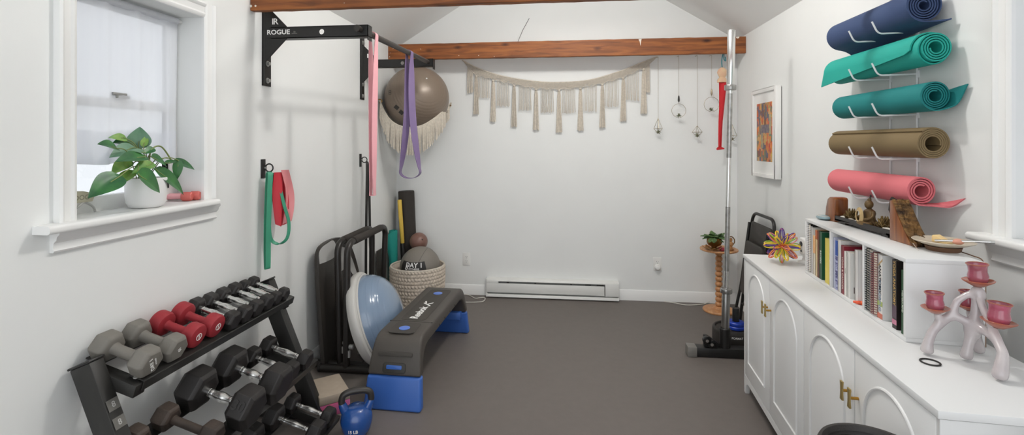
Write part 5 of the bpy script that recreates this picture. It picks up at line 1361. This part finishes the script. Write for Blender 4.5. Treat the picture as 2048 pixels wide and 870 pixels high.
# ------------------------------------------------------------------ wire rack of rolled mats on the right wall
t = thing('mat_rack', 'white wire wall rack holding five rolled mats', 'wall rack', (RW, 2.33, 1.1))
HZ = [1.935, 1.757, 1.577, 1.397, 1.210]; RAD = [.070, .068, .058, .062, .059]
for y in (2.414, 2.241):
    b = MB(); b.tube([(RW-.006, y, 1.05), (RW-.006, y, 2.16)], .0042, 8); b.build('rail', M['rackwhite'], t)
    for z, r in zip(HZ, RAD):
        zz = z-r-.006
        b = MB(); b.tube(arcpath([(RW-.008, y, zz+.004), (1.300, y, zz), (1.276, y, zz+.052)], .02, 5), .0036, 8); b.build('hook', M['rackwhite'], t)
        b = MB(); b.box((RW-.003, y, zz+.004), (.006, .016, .03)); b.build('hook_plate', M['rackwhite'], t, bevel=.001)
def rolled(name_label, cx, cz, r1, r0, turns, y0, y1, ph_end, th, ma, tail, curl=None, shear=0, shear_from=.8, step=0, rf=.55):
    """spiral sheet; y0 = near end. tail(v) = free length past ph_end, curl(v) = curvature of the free part, shear moves the outer turn along the roll"""
    n = int(turns*30); m_ = 24; tot = 2*PI*turns; nv = 14
    t = thing('yoga_mat', name_label, 'yoga mat', (cx, (y0+y1)/2, cz-r1), 0, 'rolled mats on the wire rack')
    rows = []
    for j in range(nv+1):
        v = j/nv; yy = y0+(y1-y0)*v; out = []; inn = []
        for k in range(n+1):
            q = k/n; a = ph_end-tot*(1-q); r = r0+(r1-th/2-r0)*q; c, s_ = math.cos(a), math.sin(a)
            y = yy+shear*rf*max(0, (q-shear_from)/(1-shear_from))
            for L_, d in ((out, th/2), (inn, -th/2)): L_.append((cx+(r+d)*c, y, cz+(r+d)*s_))
        x = cx+(r1-th/2)*math.cos(ph_end); z = cz+(r1-th/2)*math.sin(ph_end); ang = ph_end+PI/2
        ds = tail(v)/m_; kp = curl(v) if curl else 0
        for k in range(1, m_+1):
            lim = RW-.006-th
            if x > lim-.022 and ang < PI/2-.12: kk = max(kp, (PI/2-.1-ang)/max(.004, (lim-x))*.9) if x < lim else 200
            else: kk = kp if ang < PI/2-.12 or kp < 0 else 0
            ang = min(ang+kk*ds, max(ang, PI/2-.1)); x += math.cos(ang)*ds; z += math.sin(ang)*ds; x = min(x, lim+.002)
            y = yy+shear*(rf+(1-rf)*k/m_)
            nx, nz = math.sin(ang), -math.cos(ang)
            out.append((x+nx*th/2, y, z+nz*th/2)); inn.append((x-nx*th/2, y, z-nz*th/2))
        rows.append(out+inn[::-1])
    K = len(rows[0]); vs = [p for r in rows for p in r]; fs = []
    for j in range(nv):
        for k in range(K): fs.append((j*K+k, j*K+(k+1) % K, (j+1)*K+(k+1) % K, (j+1)*K+k))
    for j in (0, nv):
        for k in range(K//2-1): fs.append((j*K+k, j*K+k+1, j*K+K-2-k, j*K+K-1-k))
    b = MB(); b.add(vs, fs); b.build('mat_sheet', ma, t, angle=50)
    return t
rolled('navy blue rolled mat at the top of wire rack', 1.374, HZ[0], .070, .016, 5.6, 2.085, 2.68, math.radians(-100), .0052, M['yoga_navy'], lambda v: .07+.07*v, lambda v: 3-14*v, -.06, rf=.2)
rolled('bright teal rolled mat, second from top on wire rack', 1.374, HZ[1], .068, .020, 5, 2.02, 2.66, math.radians(182), .0055, M['yoga_teal'], lambda v: .012+.055*v, lambda v: 4, .07, .75)
rolled('deep teal ribbed mat in the middle of wire rack', 1.380, HZ[2], .058, .020, 4.6, 2.035, 2.66, math.radians(-80), .0048, M['yoga_dteal'], lambda v: .12-.09*v, lambda v: 9, -.07, rf=.15)
rolled('olive brown rolled mat, fourth from top on wire rack', 1.376, HZ[3], .062, .027, 4.4, 2.038, 2.68, math.radians(128), .006, M['yoga_olive'], lambda v: .002, None, 0)
rolled('coral pink rolled mat at the bottom of wire rack', 1.378, HZ[4], .059, .023, 3.6, 2.105, 2.70, math.radians(-86), .006, M['yoga_pink'], lambda v: .090-.08*min(1, v*2.0), lambda v: -2.0, -.13, rf=.1)

# ------------------------------------------------------------------ picture
t = thing('framed_picture', 'white framed abstract painting in warm colours on right wall', 'picture', (RW, 3.785, 1.145))
FX = RW-.044; y0, y1, z0, z1 = 3.560, 4.012, 1.146, 1.792
b = MB(); w = .026
for (a0, a1, c0, c1) in ((y0, y0+w, z0, z1), (y1-w, y1, z0, z1), (y0+w, y1-w, z1-w, z1), (y0+w, y1-w, z0, z0+w)): b.bx(FX, RW-.006, a0, a1, c0, c1)
b.build('frame', M['frame'], t, bevel=.002)
b = MB(); b.bx(RW-.006, RW-.0002, y0+.008, y1-.008, z0+.008, z1-.008); b.build('gap_shade_sheet', M['shadowgap'], t)  # dark sheet whose colour stands in for shade behind the frame
b = MB(); b.bx(FX+.012, FX+.015, y0+w, y1-w, z0+w, z1-w); b.build('mount', M['matte'], t)
b = MB(); b.bx(FX+.0108, FX+.0122, 3.645, 3.928, 1.262, 1.690); b.build('painting', M['art'], t)
pr = []
b = MB(); b.bx(FX+.0098, FX+.0110, 3.655, 3.695, 1.46, 1.60); b.bx(FX+.0098, FX+.0110, 3.80, 3.845, 1.36, 1.50); b.build('pale_shape', mat('pale_paint', '#c9b27e', .7, col2='#8d8a84', vscale=40), t)
b = MB(); b.bx(FX+.0096, FX+.0109, 3.70, 3.84, 1.47, 1.53); b.build('slate_shape', mat('slate_paint', '#6f6a76', .7, col2='#94878a', vscale=50), t)

# ------------------------------------------------------------------ far right corner: barbell, weights, chair, round table
t = thing('barbell_stand', 'black floor base holding the upright chrome barbell', 'barbell stand', (1.05, 3.36, 0))
b = MB(); b.bx(.832, 1.30, 3.325, 3.395, .004, .062); b.build('base_beam', M['black'], t, bevel=.004)
b = MB(); b.bx(.776, .836, 3.321, 3.399, .0, .066); b.build('end_cap', M['endcap'], t, bevel=.006)
b = MB(); b.lathe([(.027, .05), (.034, .05), (.034, .185), (.031, .188), (.027, .188)], 28, Matrix.Translation((1.020, 3.36, 0))); b.build('socket_post', M['black'], t)
b = MB(); b.prism([(.0, 0), (.10, 0), (.10, .02), (.02, .075), (.0, .075)], axes((.885, 3.345, .062), (1, 0, 0), (0, 0, 1), (0, 1, 0)), .03); b.build('gusset', M['black'], t, bevel=.003)
for (x, z) in ((.895, .115), (.925, .092)):
    b = MB(); b.cyl((x, 3.310, z), (x, 3.338, z), .026, 24); wh = b.build('roller_wheel', M['glossblack'], t, bevel=.004)
    b = MB(); b.cyl((x, 3.3085, z), (x, 3.3105, z), .010, 16); b.build('wheel_cap', M['chrome'], wh)
t = thing('barbell', 'tall chrome barbell standing upright in the black floor base', 'barbell', (1.020, 3.36, .07))
B0 = Vector((1.020, 3.36, .066)); B1 = Vector((1.0625, 3.365, 2.135)); q = lambda z: B0+(B1-B0)*((z-.066)/(2.135-.066))
b = MB(); b.cyl(q(.066), q(.415), .0248, 28); b.build('sleeve', M['tube_steel'], t, bevel=.002)
b = MB(); b.cyl(q(1.775), q(2.135), .0248, 28); b.build('sleeve', M['chrome'], t, bevel=.002)
b = MB(); b.tube([q(2.129), q(2.131)], .0255, 28); b.build('sleeve_ring', M['bolt'], t)
b = MB(); b.cyl(q(.415), q(.445), .037, 28); b.build('collar', M['tube_steel'], t, bevel=.004)
b = MB(); b.cyl(q(1.742), q(1.776), .037, 28); b.build('collar', M['chrome_worn'], t, bevel=.004)
b = MB(); b.cyl(q(.445), q(1.742), .0142, 20); b.build('shaft', M['chrome'], t)
for a, c in ((.56, .98), (1.30, 1.72)):
    b = MB(); b.cyl(q(a), q(c), .0152, 20); b.build('knurled_grip', M['chrome_worn'], t)

WC = Vector((1.140, 3.605, 0))
t = thing('weight_plate', 'black round weight plate with white lettering behind the barbell stand', 'weight plate', WC)
b = MB(); b.lathe([(.012, .0), (.118, 0), (.125, .006), (.128, .02), (.128, .09), (.125, .104), (.118, .112), (.110, .110), (.104, .100), (.06, .098), (.012, .100)], 56, Matrix.Translation(WC)); b.build('plate_body', M['shade'], t)
text('FORMATYX', .021, M['white'], t, None, bold=.02, wrap=lambda p: WC+Vector(((.1285+p.z)*math.sin(p.x/.1285-.30), -(.1285+p.z)*math.cos(p.x/.1285-.30), .066+p.y))) if False else text('FORMAT', .019, M['white'], t, None, bold=.02, wrap=lambda p: WC+Vector(((.1285+p.z)*math.sin(p.x/.1285-.02), -(.1285+p.z)*math.cos(p.x/.1285-.02), .074+p.y)))
for k, (z, lab) in enumerate(((.1005, 'blue round weight resting directly on the black plate'), (.1265, 'blue round weight around the black post, upper one'))):
    b = MB(); r = .060-.004*k; b.lathe([(.024, 0), (r-.005, 0), (r, .005), (r, .019), (r-.005, .0245), (.024, .0245)], 36, Matrix.Translation((1.165, 3.60, z))); b.lathe([(.0235, .0005), (.0245, .0005), (.0245, .024), (.0235, .024)], 20, Matrix.Translation((1.165, 3.60, z)))
    tag(b.build('small_weight', M['deepblue']), lab, 'weight', 'blue weights on the plate')
b = MB(); b.lathe([(0, 0), (.021, 0), (.0225, .004), (.0225, .135), (.020, .142), (0, .142)], 28, Matrix.Translation((1.165, 3.60, .1))); tag(b.build('weight_post', M['black']), 'black post through the blue weights behind the barbell', 'post')

t = thing('folding_chair', 'black folding chair folded flat against the right wall', 'folding chair', (1.33, 3.77, 0))
cy0, cy1 = 3.575, 3.985
def cp(y, z, off=0): return Vector((1.318+.10*(z/.86)+off, y, z))
b = MB(); b.tube(arcpath([cp(cy0, .012), cp(cy0, .862), cp(cy1, .862), cp(cy1, .012)], .085, 8), .0115, 12); b.build('back_frame', M['chairblack'], t)
b = MB(); b.tube(arcpath([cp(cy0+.03, .30, -.03), cp(cy0+.03, .10, -.042), Vector((1.262, cy0+.03, .012))], .05), .0105, 12); b.build('leg', M['chairblack'], t)
b = MB(); b.tube(arcpath([cp(cy1-.028, .79, -.028), cp(cy1-.028, .30, -.035), Vector((1.258, cy1-.028, .012))], .05), .0105, 12); b.build('leg', M['chairblack'], t)
b = MB(); b.tube([cp(cy0+.03, .30, -.03), cp(cy0+.03, .76, -.028)], .0105, 12); b.build('leg', M['chairblack'], t)
b = MB(axes(cp((cy0+cy1)/2, .70, -.006), (0, 1, 0), Vector((.115, 0, .993)), Vector((.993, 0, -.115)))); b.prism(rrect(cy1-cy0-.03, .20, .03, 6), Matrix.Translation((0, 0, -.006)), .012); b.build('backrest', M['chairseat'], t, bevel=.004)
b = MB(axes(cp((cy0+cy1)/2, .46, -.036), (0, 1, 0), Vector((.115, 0, .993)), Vector((.993, 0, -.115)))); b.prism(rrect(cy1-cy0-.085, .40, .04, 6), Matrix.Translation((0, 0, -.010)), .020); b.build('seat', M['chairseat'], t, bevel=.005)
b = MB(); b.tube([cp(cy0, .16), cp(cy1, .16)], .008, 10); b.build('stretcher', M['chairblack'], t)
for y in (cy0, cy1):
    b = MB(); p = cp(y, .002); b.cyl(p, p+Vector((0, 0, .022)), .0135, 14); b.build('rubber_foot', M['black'], t)

TC = Vector((1.245, 4.262, 0))
t = thing('round_side_table', 'small round wooden table with bobbin turned stem in back right corner', 'side table', TC)
b = MB(); b.lathe([(0, 0), (.124, 0), (.127, .004), (.127, .012), (.122, .018), (.05, .022), (.042, .032), (.03, .04), (0, .04)], 48, Matrix.Translation(TC)); b.build('base', M['pine'], t)
pr = [(0, .03)]; n = 11; z0, z1 = .036, .498
for k in range(n):
    h = (z1-z0)/n
    for i in range(9):
        a = PI*i/8; pr.append((.0125+.0165*math.sin(a), z0+h*(k+.5-.5*math.cos(a))))
pr.append((0, .505))
b = MB(); b.lathe(pr, 28, Matrix.Translation(TC)); b.build('turned_stem', M['pine'], t)
b = MB(); b.lathe([(0, .495), (.04, .495), (.138, .502), (.148, .507), (.150, .514), (.147, .520), (.138, .521), (.13, .517), (0, .516)], 48, Matrix.Translation(TC)); b.build('table_top', M['pine'], t)
ZZ = .5175
t = thing('brass_bowl_plant', 'succulent with broad leaves in a small brass bowl on round table', 'plant', (1.19, 4.20, ZZ))
b = MB(); b.lathe([(0, .03), (.03, .03), (.05, .042), (.06, .062), (.0585, .085), (.050, .098), (.046, .096), (.053, .08), (0, .078)], 32, Matrix.Translation((1.195, 4.215, ZZ))); b.lathe([(0, 0), (.032, 0), (.028, .01), (.018, .02), (.026, .032), (0, .032)], 24, Matrix.Translation((1.195, 4.215, ZZ))); b.build('brass_bowl', M['goldpot'], t)
rr = random.Random(12)
for k in range(44):
    a = rr.uniform(0, 2*PI); el = rr.uniform(-.35, 1.35); d = Vector((math.cos(a)*math.cos(el), math.sin(a)*math.cos(el), math.sin(el)*.6)); L_ = rr.uniform(.05, .085); c = Vector((1.195+rr.uniform(-.02, .03), 4.215+rr.uniform(-.02, .02), ZZ+.098)); s_ = Vector((0, 0, 1)).cross(d).normalized(); up = d.cross(s_)
    b = MB(); b.grid(lambda u, v: c+d*(.25*L_+u*L_)+s_*((v-.5)*.042*math.sin(PI*min(.985, .08+.92*u))**.7)+up*(.010*math.cos((v-.5)*2.6)-.018*u*u), 8, 5); b.build('leaf', M['succulent'], t, solid=.002, angle=80)
t = thing('carved_lotus', 'carved brown wooden lotus dish under the brass bowl', 'carving', (1.15, 4.16, ZZ))
for k in range(7):
    a = 2*PI*k/7+.2; d = Vector((math.cos(a), math.sin(a), 0)); s_ = Vector((-d.y, d.x, 0)); c = Vector((1.172, 4.185, ZZ+.001))
    b = MB(); b.grid(lambda u, v: c+d*(.034+.046*u)+s_*((v-.5)*.046*math.sin(PI*min(.98, .2+.8*u)))+Vector((0, 0, .003+.026*u*u+.006*abs(2*v-1))), 7, 5); b.build('petal', M['carved'], t, solid=.003, angle=60)
b = MB(); b.sphere((1.243, 4.165, ZZ+.016), .030, 18, 10, (1, .8, .55)); tag(b.build('crimson_stone', M['crimson'], angle=80), 'dark red stone on the round table beside brass bowl', 'stone')
t = thing('small_statuette', 'small carved statuette on the round table partly behind barbell', 'figurine', (1.325, 4.215, ZZ))
b = MB(Matrix.Translation((1.325, 4.215, ZZ))); b.lathe([(0, 0), (.022, 0), (.024, .008), (.014, .016), (.012, .03), (.020, .045), (.017, .062), (.008, .07), (.013, .082), (.012, .096), (0, .103)], 20); b.build('statuette_body', M['carved'], t)
b = MB(Matrix.Translation((1.325, 4.215, ZZ))); b.tube([(.030*math.cos(a), 0, .075+.036*math.sin(a)) for a in [2*PI*k/24 for k in range(24)]], .004, 6, True); b.build('halo_ring', M['goldpot'], t)

# smoke coloured bin in front of the sideboard
NC = Vector((.735, 1.275, 0))
t = thing('waste_bin', 'smoke grey plastic bin in front of the sideboard', 'bin', NC)
b = MB(Matrix.Translation(NC)); b.lathe([(0, .004), (.088, .004), (.092, .012), (.112, .632), (.109, .632), (.089, .016), (0, .010)], 56); b.build('bin_body', M['bin'], t)
b = MB(Matrix.Translation(NC)); b.lathe([(.105, .632), (.112, .628), (.120, .642), (.121, .652), (.117, .660), (.111, .659), (.106, .646)], 56); b.build('bin_rim', M['shade'], t)
b = MB(Matrix.Translation(NC))
b.grid(lambda u, v: (.102*v*math.cos(2*PI*u), .102*v*math.sin(2*PI*u), .575+.035*noise.noise(Vector((math.cos(2*PI*u)*v*4, math.sin(2*PI*u)*v*4, 2)))+.02*(1-v)), 40, 12, cu=True); b.build('bin_liner', M['boarddark'], t, angle=30)

# ------------------------------------------------------------------ light and camera
w = bpy.data.worlds.new('world'); SC.world = w; w.use_nodes = True
bg = w.node_tree.nodes['Background']; bg.inputs[0].default_value = (.93, .96, 1, 1); bg.inputs[1].default_value = 1.5
def lamp(name, loc, power, radius, col=(1, .95, .88), kind='POINT', rot=None, size=None, size_y=None):
    l = bpy.data.lights.new(name, kind); l.energy = power; l.color = col
    if kind == 'POINT': l.shadow_soft_size = radius
    if kind == 'AREA': l.shape = 'RECTANGLE'; l.size = size; l.size_y = size_y
    o = bpy.data.objects.new(name, l); o.location = loc
    if rot: o.rotation_euler = rot
    COL.objects.link(o); return o
def spot(loc, power):
    o = lamp('ceiling_lamp', loc, power, .05, kind='SPOT', col=(1, .975, .94)); o.data.spot_size = math.radians(172); o.data.spot_blend = .25; o.data.shadow_soft_size = .05
spot((.10, 3.2, 2.64), 12)
lamp('ceiling_lamp', (.22, 2.4, 2.92), 32, .06, (1, .98, .95))
cam = bpy.data.cameras.new('camera'); cam.sensor_width = 36; cam.lens = 985/2048*36; cam.shift_x = 0; cam.shift_y = -(435-285)/2048; cam.clip_start = .02
co = bpy.data.objects.new('camera', cam); COL.objects.link(co); co.location = (0, 0, 1.40); co.rotation_euler = (PI/2, 0, math.radians(6.5))
SC.camera = co
SC.view_settings.view_transform = 'Standard'; SC.view_settings.look = 'None'; SC.view_settings.gamma = 1; SC.view_settings.use_curve_mapping = False
SC.view_settings.exposure = 0.46
